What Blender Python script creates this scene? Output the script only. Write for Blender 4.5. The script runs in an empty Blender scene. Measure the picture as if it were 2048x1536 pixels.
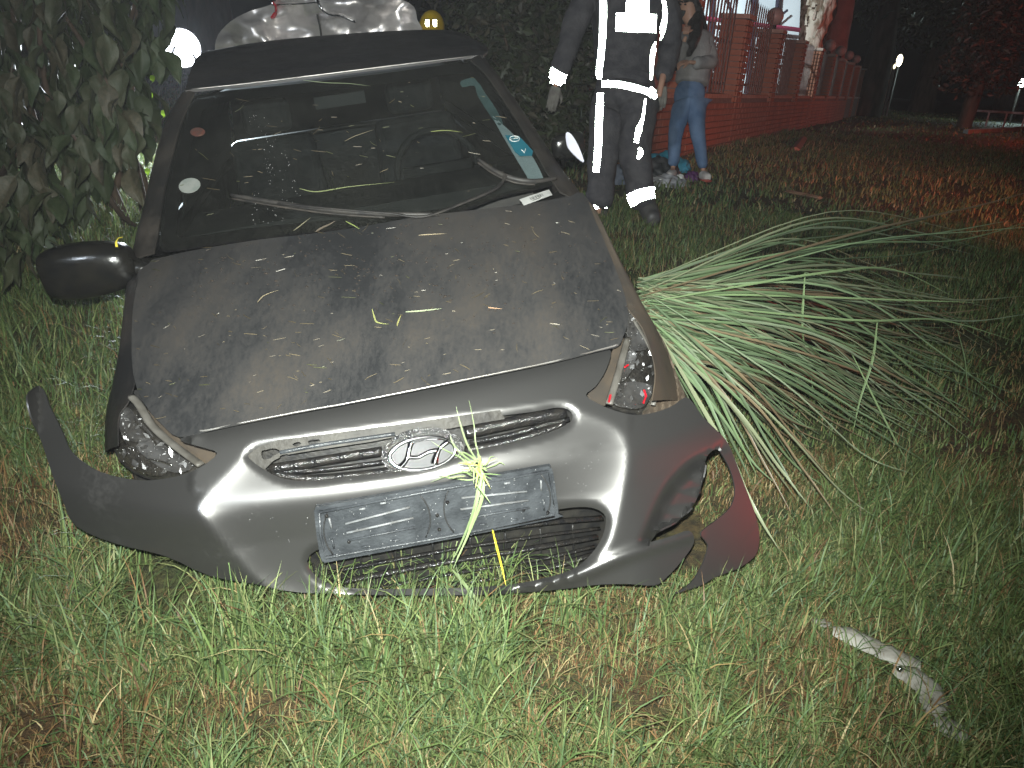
import bpy, bmesh, math, random
import numpy as np
from mathutils import Vector, Matrix, noise
from mathutils.bvhtree import BVHTree
from mathutils.geometry import delaunay_2d_cdt

random.seed(7); rng = np.random.default_rng(7)
S = bpy.context.scene
COL = S.collection
# ------------------------------------------------------------------ camera
W0, H0, FPX = 2048, 1536, 1538.0
CAM_H, PITCH, ROLL = 1.3, math.radians(22.2), math.radians(4.0)
_f = np.array([0, math.cos(PITCH), -math.sin(PITCH)])
_r0 = np.array([1.0, 0, 0]); _u0 = np.array([0, math.sin(PITCH), math.cos(PITCH)])
CR = math.cos(ROLL) * _r0 + math.sin(ROLL) * _u0
CU = -math.sin(ROLL) * _r0 + math.cos(ROLL) * _u0
CC = np.array([0, 0, CAM_H])
cd = bpy.data.cameras.new('camera'); cam = bpy.data.objects.new('camera', cd); COL.objects.link(cam)
M = Matrix(((CR[0], CU[0], -_f[0], CC[0]), (CR[1], CU[1], -_f[1], CC[1]), (CR[2], CU[2], -_f[2], CC[2]), (0, 0, 0, 1)))
cam.matrix_world = M
cd.sensor_width = 36; cd.lens = FPX / W0 * 36; cd.clip_start = 0.02; cd.clip_end = 600
S.camera = cam
# ------------------------------------------------------------------ world, lights, exposure
w = bpy.data.worlds.new('World'); S.world = w; w.use_nodes = True
nt = w.node_tree; bg = nt.nodes['Background']
sky = nt.nodes.new('ShaderNodeTexSky'); sky.sky_type = 'NISHITA'; sky.sun_disc = False
sky.sun_elevation = math.radians(-4); sky.sun_rotation = math.radians(200)
nt.links.new(sky.outputs[0], bg.inputs[0]); bg.inputs[1].default_value = 0.15
S.view_settings.view_transform = 'Standard'; S.view_settings.look = 'None'
S.view_settings.gamma = 1; S.view_settings.use_curve_mapping = False
S.view_settings.exposure = 0

def lamp(name, kind, loc, energy, color=(1, 1, 1), target=None, size=0.05, angle=60, blend=1.0):
    l = bpy.data.lights.new(name, kind); o = bpy.data.objects.new(name, l); COL.objects.link(o)
    l.energy = energy; l.color = color; o.location = loc
    if kind in ('POINT', 'SPOT'): l.shadow_soft_size = size
    if kind == 'SPOT': l.spot_size = math.radians(angle); l.spot_blend = blend
    if kind == 'AREA': l.size = size
    if target is not None:
        o.rotation_euler = (Vector(target) - Vector(loc)).to_track_quat('-Z', 'Y').to_euler()
    return o
FT = CC + _f * 3 + CU * 0.2 - CR * 0.15
lamp('phone_flash', 'SPOT', (-0.02, 0.0, CAM_H + 0.07), 740, (.96, 1, .93), FT, 0.012, 96, 1.0)
# added cold fill from well behind the camera, brightens the people
lamp('rear_fill_light', 'SPOT', (-2.5, -7, 4.5), 1300, (0.8, 0.9, 1.0), (0.8, 6.5, 0.8), 0.15, 50, 1.0)
# rotating red beacon of the emergency vehicle parked on the road to the right
lamp('red_beacon', 'SPOT', (4.8, 2.6, 1.7), 800, (1, 0.17, 0.07), (3.0, 11.8, 0.8), 0.1, 50, 1.0)
lamp('red_fill_far', 'POINT', (14, 18, 2.0), 380, (1, 0.13, 0.06), None, 0.1)  # added red fill to redden the far wall
lamp('red_fill_near', 'SPOT', (4.2, 1.2, 0.6), 26, (1, 0.03, 0.04), (0.7, 1.9, 0.3), 0.08, 40, 1.0)  # added red fill aimed at the bumper's right recess

# ------------------------------------------------------------------ helpers: pixels <-> space
def ray(u, v):
    u = np.asarray(u, float)[..., None]; v = np.asarray(v, float)[..., None]
    return CC, _f + (u - 1024) / FPX * CR - (v - 768) / FPX * CU
def pd(u, v, d):
    c, e = ray(u, v); return c + e * np.asarray(d, float)[..., None]
_gy = np.array([-50, 1.5, 3.5, 5.6, 7.2, 9, 400]); _gz = np.array([0, 0, .15, .34, .47, .5, .5])
def gh(x, y):
    x = np.asarray(x, float); y = np.asarray(y, float)
    z = (np.interp(y, _gy, _gz) + np.interp(y - .5, _gy, _gz) + np.interp(y + .5, _gy, _gz)) / 3
    z = z + 0.012 * np.sin(x * 3.1 + 1) * np.cos(y * 2.3) + 0.02 * np.sin(x * .9) * np.sin(y * .7)
    return z
def pg(u, v, dz=0.0):
    c, e = ray(u, v); t = 0.8
    lo = t; 
    while t < 300:
        p = c + e * t
        if p[2] - dz < gh(p[0], p[1]): break
        lo = t; t *= 1.03
    hi = t
    for _ in range(30):
        m = (lo + hi) / 2; p = c + e * m
        if p[2] - dz < gh(p[0], p[1]): hi = m
        else: lo = m
    return c + e * hi
def proj(P):
    d = np.asarray(P, float) - CC; z = d @ _f
    return 1024 + FPX * (d @ CR) / z, 768 - FPX * (d @ CU) / z
# car pose (solved from the photograph)
CO = np.array([-0.0687, 1.5781, -0.1665]); _a, _b, _c = 0.0271084, -0.19268762, 0.25246099
RX = np.array([[1, 0, 0], [0, math.cos(_a), -math.sin(_a)], [0, math.sin(_a), math.cos(_a)]])
RY = np.array([[math.cos(_b), 0, math.sin(_b)], [0, 1, 0], [-math.sin(_b), 0, math.cos(_b)]])
RZ = np.array([[math.cos(_c), -math.sin(_c), 0], [math.sin(_c), math.cos(_c), 0], [0, 0, 1]])
CRM = RZ @ RY @ RX
def toW(p): return np.asarray(p, float) @ CRM.T + CO
def toL(P): return (np.asarray(P, float) - CO) @ CRM
LC = CRM.T @ (CC - CO)
def hit(u, v, F, t0=.9, t1=6.0, n=60):
    """first crossing of pixel rays with the local-space surface F(x,y,z)=0 -> local points (nan where missed)"""
    _, e = ray(u, v); e = e @ CRM; sc = e.ndim == 1; e = np.atleast_2d(e)
    f = lambda t: F(*(LC + e * t[:, None]).T)
    N_ = len(e); lo = np.full(N_, np.nan); hi = np.full(N_, np.nan); fl = np.zeros(N_)
    a = np.full(N_, float(t0)); prev = f(a)
    for b in np.linspace(t0, t1, n)[1:]:
        b = np.full(N_, b); fb = f(b); k = np.isnan(lo) & ((prev < 0) != (fb < 0)); lo[k] = a[k]; hi[k] = b[k]; fl[k] = prev[k]; a, prev = b, fb
    for _ in range(24):
        m = (lo + hi) / 2; fm = f(m); k = (fm < 0) == (fl < 0); lo = np.where(k, m, lo); hi = np.where(k, hi, m)
    p = LC + e * hi[:, None]
    if sc: return None if np.isnan(p[0, 0]) else p[0]
    return p
def PL(u, v, ax, val):
    _, e = ray(u, v); e = CRM.T @ e; t = (val - LC[ax]) / e[ax]; return toW(LC + e * t)

# ------------------------------------------------------------------ helpers: objects
def link(name, me, parent=None, mat=None, mats=None, smooth=True):
    o = bpy.data.objects.new(name, me); COL.objects.link(o)
    for m in (mats or ([mat] if mat else [])): 
        if len(me.materials) < 8 and m.name not in [x.name for x in me.materials if x]: me.materials.append(m)
    if smooth and len(me.polygons):
        me.polygons.foreach_set('use_smooth', [True] * len(me.polygons))
    if parent is not None: set_parent(o, parent)
    return o
def wloc(o):
    l = Vector(o.location); p = o.parent
    while p is not None: l = l + p.location; p = p.parent
    return l
def set_parent(o, p):
    o.location = Vector(o.location) - wloc(p); o.parent = p
def empty(name, loc, label, cat, group=None):
    o = bpy.data.objects.new(name, None); COL.objects.link(o); o.location = Vector([float(q) for q in loc])
    o.empty_display_size = .1
    return tag(o, label, cat, group)
def tag(o, label=None, cat=None, group=None, kind=None):
    if label: o['label'] = label
    if cat: o['category'] = cat
    if group: o['group'] = group
    if kind: o['kind'] = kind
    return o
def mesh(name, V, Fc):
    me = bpy.data.meshes.new(name); me.from_pydata([tuple(map(float, v)) for v in V], [], [tuple(f) for f in Fc]); me.update(); return me
def obj(name, V, Fc, mat, parent=None, smooth=True): return link(name, mesh(name, V, Fc), parent, mat, smooth=smooth)
def solid(o, t, off=-1, bevel=0):
    m = o.modifiers.new('t', 'SOLIDIFY'); m.thickness = t; m.offset = off
    if bevel:
        b = o.modifiers.new('b', 'BEVEL'); b.width = bevel; b.segments = 2
    e = o.modifiers.new('e', 'EDGE_SPLIT'); e.split_angle = math.radians(55)
    return o
class MB:
    def __init__(s): s.V = []; s.F = []
    def add(s, V, F):
        n = len(s.V); s.V += [tuple(map(float, v)) for v in V]; s.F += [tuple(i + n for i in f) for f in F]; return s
    def box(s, c, d, rot=None, taper=1.0):
        c = np.array(c, float); d = np.array(d, float) / 2; V = []
        for z in (-1, 1):
            k = taper if z > 0 else 1
            for x, y in ((-1, -1), (1, -1), (1, 1), (-1, 1)): V.append(np.array([x * d[0] * k, y * d[1] * k, z * d[2]]))
        if rot is not None: V = [rot @ v for v in V]
        return s.add([c + v for v in V], [(0, 3, 2, 1), (4, 5, 6, 7), (0, 1, 5, 4), (1, 2, 6, 5), (2, 3, 7, 6), (3, 0, 4, 7)])
    def tube(s, P, R, n=8, cap=True, flat=1.0, upv=None):
        P = [np.array(p, float) for p in P]; m = len(P)
        if not hasattr(R, '__len__'): R = [R] * m
        V = []; F = []
        ref = np.array(upv if upv is not None else (0, 0, 1.0))
        for i in range(m):
            d = P[min(i + 1, m - 1)] - P[max(i - 1, 0)]; d = d / (np.linalg.norm(d) + 1e-9)
            r = ref if abs(d @ ref) < .95 else np.array([1.0, .2, 0])
            a = np.cross(d, r); a /= np.linalg.norm(a); b = np.cross(a, d)
            for k in range(n):
                t = 2 * math.pi * k / n; V.append(P[i] + R[i] * (math.cos(t) * a + math.sin(t) * b * flat))
        for i in range(m - 1):
            for k in range(n):
                F.append((i * n + k, i * n + (k + 1) % n, (i + 1) * n + (k + 1) % n, (i + 1) * n + k))
        if cap: F.append(tuple(range(n))[::-1]); F.append(tuple((m - 1) * n + k for k in range(n)))
        return s.add(V, F)
    def ball(s, c, r, n=10, sc=(1, 1, 1)):
        c = np.array(c, float); V = [c + np.array([0, 0, r * sc[2]])]; F = []
        m = n // 2 + 1
        for i in range(1, m):
            t = math.pi * i / m
            for k in range(n):
                p = 2 * math.pi * k / n
                V.append(c + r * np.array([math.sin(t) * math.cos(p) * sc[0], math.sin(t) * math.sin(p) * sc[1], math.cos(t) * sc[2]]))
        V.append(c - np.array([0, 0, r * sc[2]])); L = len(V) - 1
        for k in range(n): F.append((0, 1 + k, 1 + (k + 1) % n)); F.append((L, L - 1 - k, L - 1 - (k + 1) % n))
        for i in range(m - 2):
            for k in range(n):
                a = 1 + i * n + k; b = 1 + i * n + (k + 1) % n; F.append((a, a + n, b + n, b))
        return s.add(V, F)
    def o(s, name, mat, parent=None, smooth=False): return obj(name, s.V, s.F, mat, parent, smooth)

def cr(P, n, closed=False):
    """Catmull-Rom through P; n samples per span"""
    P = [np.array(p, float) for p in P]; m = len(P); out = []
    rg = range(m) if closed else range(m - 1)
    for i in rg:
        if closed: p0, p1, p2, p3 = P[i - 1], P[i], P[(i + 1) % m], P[(i + 2) % m]
        else:
            p1, p2 = P[i], P[i + 1]; p0 = P[i - 1] if i else 2 * p1 - p2; p3 = P[i + 2] if i + 2 < m else 2 * p2 - p1
        for k in range(n):
            t = k / n; out.append(.5 * ((2 * p1) + (-p0 + p2) * t + (2 * p0 - 5 * p1 + 4 * p2 - p3) * t * t + (-p0 + 3 * p1 - 3 * p2 + p3) * t ** 3))
    if not closed: out.append(P[-1])
    return out
def patch(rows, nu=4, nv=4):
    R = [cr(r, nu) for r in rows]; C = [cr(c, nv) for c in zip(*R)]
    a, b = len(C), len(C[0]); V = [p for c in C for p in c]
    F = [(i * b + j, i * b + j + 1, (i + 1) * b + j + 1, (i + 1) * b + j) for i in range(a - 1) for j in range(b - 1)]
    return V, F
def inpoly(P, poly):
    P = np.asarray(P); x, y = P[:, 0], P[:, 1]; r = np.zeros(len(P), bool); n = len(poly); j = n - 1
    for i in range(n):
        xi, yi = poly[i][:2]; xj, yj = poly[j][:2]
        c = ((yi > y) != (yj > y)) & (x < (xj - xi) * (y - yi) / (yj - yi + 1e-12) + xi); r ^= c; j = i
    return r
def pdist(P, poly, closed=True):
    P = np.asarray(P, float); d = np.full(len(P), 1e9); n = len(poly)
    for i in range(n if closed else n - 1):
        a = np.array(poly[i][:2], float); b = np.array(poly[(i + 1) % n][:2], float); ab = b - a
        t = np.clip(((P - a) @ ab) / (ab @ ab + 1e-9), 0, 1); d = np.minimum(d, np.linalg.norm(P - a - t[:, None] * ab, axis=1))
    return d
def sstep(a, b, x): t = np.clip((x - a) / (b - a), 0, 1); return t * t * (3 - 2 * t)
def panel(name, outline, lift, mat, parent, holes=(), step=10, thick=.003, smoothc=3, jag=0):
    """sheet cut to a pixel outline, triangulated and lifted on to a real surface by lift(u,v)->world point"""
    ol = cr(outline, smoothc, True) if smoothc > 1 else [np.array(p, float) for p in outline]
    hs = [cr(h, 3, True) for h in holes]
    allp = [Vector(p[:2]) for p in ol]; E = [(i, (i + 1) % len(ol)) for i in range(len(ol))]
    for h in hs:
        n = len(allp); allp += [Vector(p[:2]) for p in h]; E += [(n + i, n + (i + 1) % len(h)) for i in range(len(h))]
    A = np.array([p[:] for p in allp]); x0, y0 = A.min(0); x1, y1 = A.max(0)
    g = []
    for i, y in enumerate(np.arange(y0, y1, step)):
        for x in np.arange(x0 + (step / 2 if i % 2 else 0), x1, step): g.append((x, y))
    g = np.array(g); k = inpoly(g, ol) & (pdist(g, ol) > step * .45)
    for h in hs: k &= ~inpoly(g, h) & (pdist(g, h) > step * .45)
    allp += [Vector(p) for p in g[k]]
    v2, e2, f2, *_ = delaunay_2d_cdt(allp, E, [], 0, 1e-4)
    v2 = np.array([v[:] for v in v2]); cen = np.array([v2[list(f)].mean(0) for f in f2])
    keep = inpoly(cen, ol)
    for h in hs: keep &= ~inpoly(cen, h)
    V = []; bad = set()
    V = np.array(lift(v2[:, 0], v2[:, 1])); bad = set(np.nonzero(np.isnan(V[:, 0]))[0].tolist()); V[np.isnan(V[:, 0])] = 0
    F = [tuple(f) for f, kk in zip(f2, keep) if kk and not (set(f) & bad)]
    used = sorted({i for f in F for i in f}); mp = {a: b for b, a in enumerate(used)}
    o = obj(name, [V[i] for i in used], [tuple(mp[i] for i in f)[::-1] for f in F], mat, parent)
    # orient towards the camera
    me = o.data; s = 0
    for p in list(me.polygons)[::17]: s += p.normal.dot(Vector(CC) - p.center)
    if s < 0: me.flip_normals()
    if thick: solid(o, thick)
    return o

# ------------------------------------------------------------------ materials
def mat(name, c=(.5, .5, .5), rough=.5, metal=0, c2=None, scale=8, detail=6, bump=0, bscale=None, spec=.5, trans=0, ior=1.45,
        coat=0, ramp=(.35, .65), emit=None, estr=0, rvar=0, alpha=1, coord='Object', stretch=None):
    m = bpy.data.materials.new(name); m.use_nodes = True; N = m.node_tree.nodes; L = m.node_tree.links; b = N['Principled BSDF']
    b.inputs['Base Color'].default_value = (*c, 1); b.inputs['Roughness'].default_value = rough; b.inputs['Metallic'].default_value = metal
    b.inputs['Specular IOR Level'].default_value = spec; b.inputs['Transmission Weight'].default_value = trans; b.inputs['IOR'].default_value = ior
    b.inputs['Coat Weight'].default_value = coat; b.inputs['Alpha'].default_value = alpha
    if emit: b.inputs['Emission Color'].default_value = (*emit, 1); b.inputs['Emission Strength'].default_value = estr
    tc = N.new('ShaderNodeTexCoord'); src = tc.outputs[coord]
    if stretch:
        mp = N.new('ShaderNodeMapping'); mp.inputs['Scale'].default_value = stretch; L.new(src, mp.inputs[0]); src = mp.outputs[0]
    if c2 is not None or rvar:
        n = N.new('ShaderNodeTexNoise'); n.inputs['Scale'].default_value = scale; n.inputs['Detail'].default_value = detail; L.new(src, n.inputs['Vector'])
        r = N.new('ShaderNodeValToRGB'); r.color_ramp.elements[0].position = ramp[0]; r.color_ramp.elements[1].position = ramp[1]
        r.color_ramp.elements[0].color = (*c, 1); r.color_ramp.elements[1].color = (*(c2 or c), 1); L.new(n.outputs[0], r.inputs[0])
        if c2 is not None: L.new(r.outputs[0], b.inputs['Base Color'])
        if rvar:
            q = N.new('ShaderNodeMapRange'); q.inputs[1].default_value = .35; q.inputs[2].default_value = .65
            q.inputs[3].default_value = rough - rvar; q.inputs[4].default_value = rough + rvar; L.new(n.outputs[0], q.inputs[0]); L.new(q.outputs[0], b.inputs['Roughness'])
    if bump:
        n = N.new('ShaderNodeTexNoise'); n.inputs['Scale'].default_value = bscale or scale * 4; n.inputs['Detail'].default_value = 8; L.new(src, n.inputs['Vector'])
        bp = N.new('ShaderNodeBump'); bp.inputs['Strength'].default_value = bump; bp.inputs['Distance'].default_value = .01; L.new(n.outputs[0], bp.inputs['Height']); L.new(bp.outputs[0], b.inputs['Normal'])
    return m
def retro(name, col=(1, 1, .97), k=.75):
    """retro-reflective tape: sends light back to where it came from (mirror lobe about the viewing direction)"""
    m = bpy.data.materials.new(name); m.use_nodes = True; N = m.node_tree.nodes; L = m.node_tree.links; N.remove(N['Principled BSDF'])
    d = N.new('ShaderNodeBsdfDiffuse'); d.inputs[0].default_value = (*[.6 * q for q in col], 1)
    g = N.new('ShaderNodeBsdfGlossy'); g.inputs['Color'].default_value = (*col, 1); g.inputs['Roughness'].default_value = .22
    ge = N.new('ShaderNodeNewGeometry'); L.new(ge.outputs['Incoming'], g.inputs['Normal'])
    x = N.new('ShaderNodeMixShader'); x.inputs[0].default_value = k; L.new(d.outputs[0], x.inputs[1]); L.new(g.outputs[0], x.inputs[2])
    L.new(x.outputs[0], N['Material Output'].inputs[0]); return m
def attrmat(name, rough=.45, spec=.4, transl=.25, bump=0):
    """colour from the per-blade attribute 'Col', slightly translucent"""
    m = bpy.data.materials.new(name); m.use_nodes = True; N = m.node_tree.nodes; L = m.node_tree.links; b = N['Principled BSDF']
    a = N.new('ShaderNodeAttribute'); a.attribute_name = 'Col'; L.new(a.outputs['Color'], b.inputs['Base Color'])
    b.inputs['Roughness'].default_value = rough; b.inputs['Specular IOR Level'].default_value = spec
    t = N.new('ShaderNodeBsdfTranslucent'); L.new(a.outputs['Color'], t.inputs[0])
    x = N.new('ShaderNodeMixShader'); x.inputs[0].default_value = transl; L.new(b.outputs[0], x.inputs[1]); L.new(t.outputs[0], x.inputs[2]); L.new(x.outputs[0], N['Material Output'].inputs[0])
    return m

def paint_dirty(name, clean, dirt, metal, rough, amount, low=.4, high=.62, scale=2.2, streak=(1, 1, 1), bump=.12):
    """metallic paint under a film of dried mud: film and paint mixed by broad and fine noise"""
    m = bpy.data.materials.new(name); m.use_nodes = True; N = m.node_tree.nodes; L = m.node_tree.links; b = N['Principled BSDF']
    tc = N.new('ShaderNodeTexCoord'); mp = N.new('ShaderNodeMapping'); mp.inputs['Scale'].default_value = streak; L.new(tc.outputs['Object'], mp.inputs[0])
    n1 = N.new('ShaderNodeTexNoise'); n1.inputs['Scale'].default_value = scale; n1.inputs['Detail'].default_value = 9; n1.inputs['Roughness'].default_value = .62; L.new(mp.outputs[0], n1.inputs['Vector'])
    n2 = N.new('ShaderNodeTexNoise'); n2.inputs['Scale'].default_value = 70; n2.inputs['Detail'].default_value = 6; n2.inputs['Roughness'].default_value = .8; L.new(mp.outputs[0], n2.inputs['Vector'])
    mx = N.new('ShaderNodeMath'); mx.operation = 'MULTIPLY_ADD'; L.new(n2.outputs[0], mx.inputs[0]); mx.inputs[1].default_value = .45; L.new(n1.outputs[0], mx.inputs[2])
    r = N.new('ShaderNodeMapRange'); r.inputs[1].default_value = low + .2; r.inputs[2].default_value = high + .3; r.inputs[3].default_value = max(0, amount - .45); r.inputs[4].default_value = min(1, amount + .35); L.new(mx.outputs[0], r.inputs[0])
    cm = N.new('ShaderNodeMix'); cm.data_type = 'RGBA'; L.new(r.outputs[0], cm.inputs[0]); cm.inputs[6].default_value = (*clean, 1); cm.inputs[7].default_value = (*dirt, 1); L.new(cm.outputs[2], b.inputs['Base Color'])
    mm = N.new('ShaderNodeMapRange'); mm.inputs[3].default_value = metal; mm.inputs[4].default_value = 0.0; L.new(r.outputs[0], mm.inputs[0]); L.new(mm.outputs[0], b.inputs['Metallic'])
    rr = N.new('ShaderNodeMapRange'); rr.inputs[3].default_value = rough; rr.inputs[4].default_value = .75; L.new(r.outputs[0], rr.inputs[0]); L.new(rr.outputs[0], b.inputs['Roughness'])
    bp = N.new('ShaderNodeBump'); bp.inputs['Strength'].default_value = bump; bp.inputs['Distance'].default_value = .003; L.new(mx.outputs[0], bp.inputs['Height']); L.new(bp.outputs[0], b.inputs['Normal'])
    return m

M_hood = paint_dirty('muddy_hood_paint', (.098, .10, .105), (.064, .049, .034), .8, .48, .45, streak=(1.5, .6, 1))
M_body = paint_dirty('muddy_body_paint', (.04, .04, .042), (.05, .036, .026), .6, .4, .45)
M_bump = paint_dirty('grey_bumper_paint', (.125, .122, .12), (.08, .07, .065), .82, .34, .0, low=.62, high=.8, scale=1.5, bump=.01)
M_fend = paint_dirty('mud_caked_fender', (.05, .05, .05), (.09, .066, .044), .3, .5, .85, scale=5)
M_blk = mat('black_plastic', (.012, .012, .013), .4, c2=(.03, .028, .025), scale=30, bump=.15)
M_blkg = mat('wet_black_plastic', (.01, .01, .011), .16, c2=(.02, .018, .016), scale=40, bump=.35, bscale=220)
M_plate = mat('grey_plastic_plate_holder', (.055, .06, .066), .34, c2=(.03, .033, .037), scale=25, bump=.3, bscale=160)
M_plate2 = mat('worn_plate_ribs', (.2, .21, .22), .4, c2=(.1, .1, .1), scale=40)
M_chrome = mat('chrome', (.8, .8, .82), .12, 1.0, c2=(.6, .6, .62), scale=20)
M_beige = mat('dusty_inner_plastic', (.042, .038, .031), .6, c2=(.014, .012, .01), scale=14, bump=.3)
M_rub = mat('rubber', (.015, .014, .013), .6, c2=(.05, .042, .035), scale=20)
M_wiper = mat('dusty_wiper_rubber', (.04, .036, .032), .55, c2=(.016, .015, .015), scale=20)
M_line = mat('bare_metal_edge', (.5, .48, .46), .35, .7, c2=(.3, .28, .26), scale=9)
M_trim = mat('light_grey_interior_trim', (.75, .85, .88), .6, c2=(.6, .7, .72), scale=7)
M_seat = mat('dark_seat_cloth', (.03, .03, .032), .9, c2=(.05, .05, .05), scale=20)
M_dash = mat('dark_dashboard', (.02, .02, .02), .8, c2=(.035, .033, .03), scale=10)
M_white = mat('white_label_paper', (.75, .75, .72), .6, c2=(.6, .6, .57), scale=30)
M_ink = mat('black_print', (.02, .02, .02), .6, c2=(.03, .03, .03), scale=10)
M_blue = mat('blue_sticker', (.012, .10, .14), .5, c2=(.016, .12, .16), scale=20)
M_disc = mat('round_licence_disc_paper', (.20, .22, .20), .7, c2=(.26, .27, .25), scale=30)
def glassmat(name, dust=.1, tint=(.75, .8, .8), dcol=(.12, .10, .08)):
    m = bpy.data.materials.new(name); m.use_nodes = True; N = m.node_tree.nodes; L = m.node_tree.links; N.remove(N['Principled BSDF'])
    t = N.new('ShaderNodeBsdfTransparent'); t.inputs[0].default_value = (*tint, 1)
    g = N.new('ShaderNodeBsdfGlossy'); g.inputs['Roughness'].default_value = .05
    lw = N.new('ShaderNodeLayerWeight'); pw = N.new('ShaderNodeMath'); pw.operation = 'POWER'; L.new(lw.outputs['Facing'], pw.inputs[0]); pw.inputs[1].default_value = 5
    fr = N.new('ShaderNodeMath'); fr.operation = 'MULTIPLY_ADD'; L.new(pw.outputs[0], fr.inputs[0]); fr.inputs[1].default_value = .9; fr.inputs[2].default_value = .045
    a = N.new('ShaderNodeMixShader'); L.new(fr.outputs[0], a.inputs[0]); L.new(t.outputs[0], a.inputs[1]); L.new(g.outputs[0], a.inputs[2])
    d = N.new('ShaderNodeBsdfDiffuse'); d.inputs[0].default_value = (*dcol, 1)
    tc = N.new('ShaderNodeTexCoord')
    n = N.new('ShaderNodeTexNoise'); n.inputs['Scale'].default_value = 3; n.inputs['Detail'].default_value = 9; n.inputs['Roughness'].default_value = .7; L.new(tc.outputs['Object'], n.inputs['Vector'])
    n2 = N.new('ShaderNodeTexNoise'); n2.inputs['Scale'].default_value = 160; n2.inputs['Detail'].default_value = 3; L.new(tc.outputs['Object'], n2.inputs['Vector'])
    mu = N.new('ShaderNodeMath'); mu.operation = 'MULTIPLY'; L.new(n.outputs[0], mu.inputs[0]); L.new(n2.outputs[0], mu.inputs[1])
    r = N.new('ShaderNodeMapRange'); r.inputs[1].default_value = .18; r.inputs[2].default_value = .36; r.inputs[3].default_value = dust * .4; r.inputs[4].default_value = dust * 2.2; L.new(mu.outputs[0], r.inputs[0])
    b = N.new('ShaderNodeMixShader'); L.new(r.outputs[0], b.inputs[0]); L.new(a.outputs[0], b.inputs[1]); L.new(d.outputs[0], b.inputs[2]); L.new(b.outputs[0], N['Material Output'].inputs[0])
    return m
M_glass = glassmat('dusty_windscreen_glass', .06, (.42, .46, .46), dcol=(.13, .13, .11))
M_sglass = mat('dark_side_glass', (.01, .011, .012), .5, spec=.1, c2=(.02, .02, .02), scale=5)
M_lens = glassmat('clear_headlamp_lens', .045, (.92, .92, .92), (.3, .27, .23))
M_redrefl = mat('red_reflection_colour', (.5, .01, .02), .2, c2=(.3, .01, .02), scale=9)  # colour standing in for reflected red light
M_retro = retro('retroreflective_tape', (.9, 1.0, .88))
M_suit = mat('charcoal_turnout_cloth', (.038, .036, .042), .85, c2=(.065, .061, .065), scale=14, bump=.5, bscale=60)
M_skin = mat('skin', (.45, .26, .18), .5, c2=(.38, .2, .14), scale=12)
M_glove = mat('pale_work_glove', (.16, .15, .13), .8, c2=(.1, .09, .08), scale=20, bump=.4)
M_boot = mat('rubber_boot', (.05, .048, .05), .5, c2=(.08, .075, .07), scale=12)
M_soil = None
exec_order = []

# ================================================================== GROUND
xs = np.concatenate([-np.geomspace(220, 4, 26), np.arange(-3.6, 6.1, .3), np.geomspace(6.5, 260, 28)])
ys = np.concatenate([[-30, -12, -5, -2], np.arange(0, 12, .3), np.geomspace(12.5, 380, 34)])
gx, gy_ = np.meshgrid(xs, ys); gz = gh(gx, gy_)
V = np.stack([gx.ravel(), gy_.ravel(), gz.ravel()], 1); nx = len(xs)
Fq = [(j * nx + i, j * nx + i + 1, (j + 1) * nx + i + 1, (j + 1) * nx + i) for j in range(len(ys) - 1) for i in range(nx - 1)]
def ground_mat():
    m = bpy.data.materials.new('grassy_soil'); m.use_nodes = True; N = m.node_tree.nodes; L = m.node_tree.links; b = N['Principled BSDF']
    tc = N.new('ShaderNodeTexCoord')
    def noi(sc, d=8, r=.6):
        n = N.new('ShaderNodeTexNoise'); n.inputs['Scale'].default_value = sc; n.inputs['Detail'].default_value = d; n.inputs['Roughness'].default_value = r; L.new(tc.outputs['Object'], n.inputs['Vector']); return n
    a = noi(1.3); f = noi(38); c = noi(260, 3)
    r1 = N.new('ShaderNodeValToRGB'); e = r1.color_ramp.elements; e[0].position = .38; e[0].color = (.12, .075, .035, 1); e[1].position = .6; e[1].color = (.07, .10, .03, 1); L.new(a.outputs[0], r1.inputs[0])
    r2 = N.new('ShaderNodeValToRGB'); e = r2.color_ramp.elements; e[0].position = .35; e[0].color = (.35, .35, .35, 1); e[1].position = .7; e[1].color = (1.5, 1.4, 1.2, 1); L.new(f.outputs[0], r2.inputs[0])
    x = N.new('ShaderNodeMix'); x.data_type = 'RGBA'; x.blend_type = 'MULTIPLY'; x.inputs[0].default_value = 1; L.new(r1.outputs[0], x.inputs[6]); L.new(r2.outputs[0], x.inputs[7]); L.new(x.outputs[2], b.inputs['Base Color'])
    b.inputs['Roughness'].default_value = .9
    bp = N.new('ShaderNodeBump'); bp.inputs['Strength'].default_value = .9; bp.inputs['Distance'].default_value = .03
    s = N.new('ShaderNodeMath'); s.operation = 'ADD'; L.new(f.outputs[0], s.inputs[0]); L.new(c.outputs[0], s.inputs[1]); L.new(s.outputs[0], bp.inputs['Height']); L.new(bp.outputs[0], b.inputs['Normal'])
    return m
M_soil = ground_mat()
ground = obj('ground', V, Fq, M_soil); tag(ground, kind='structure')

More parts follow.
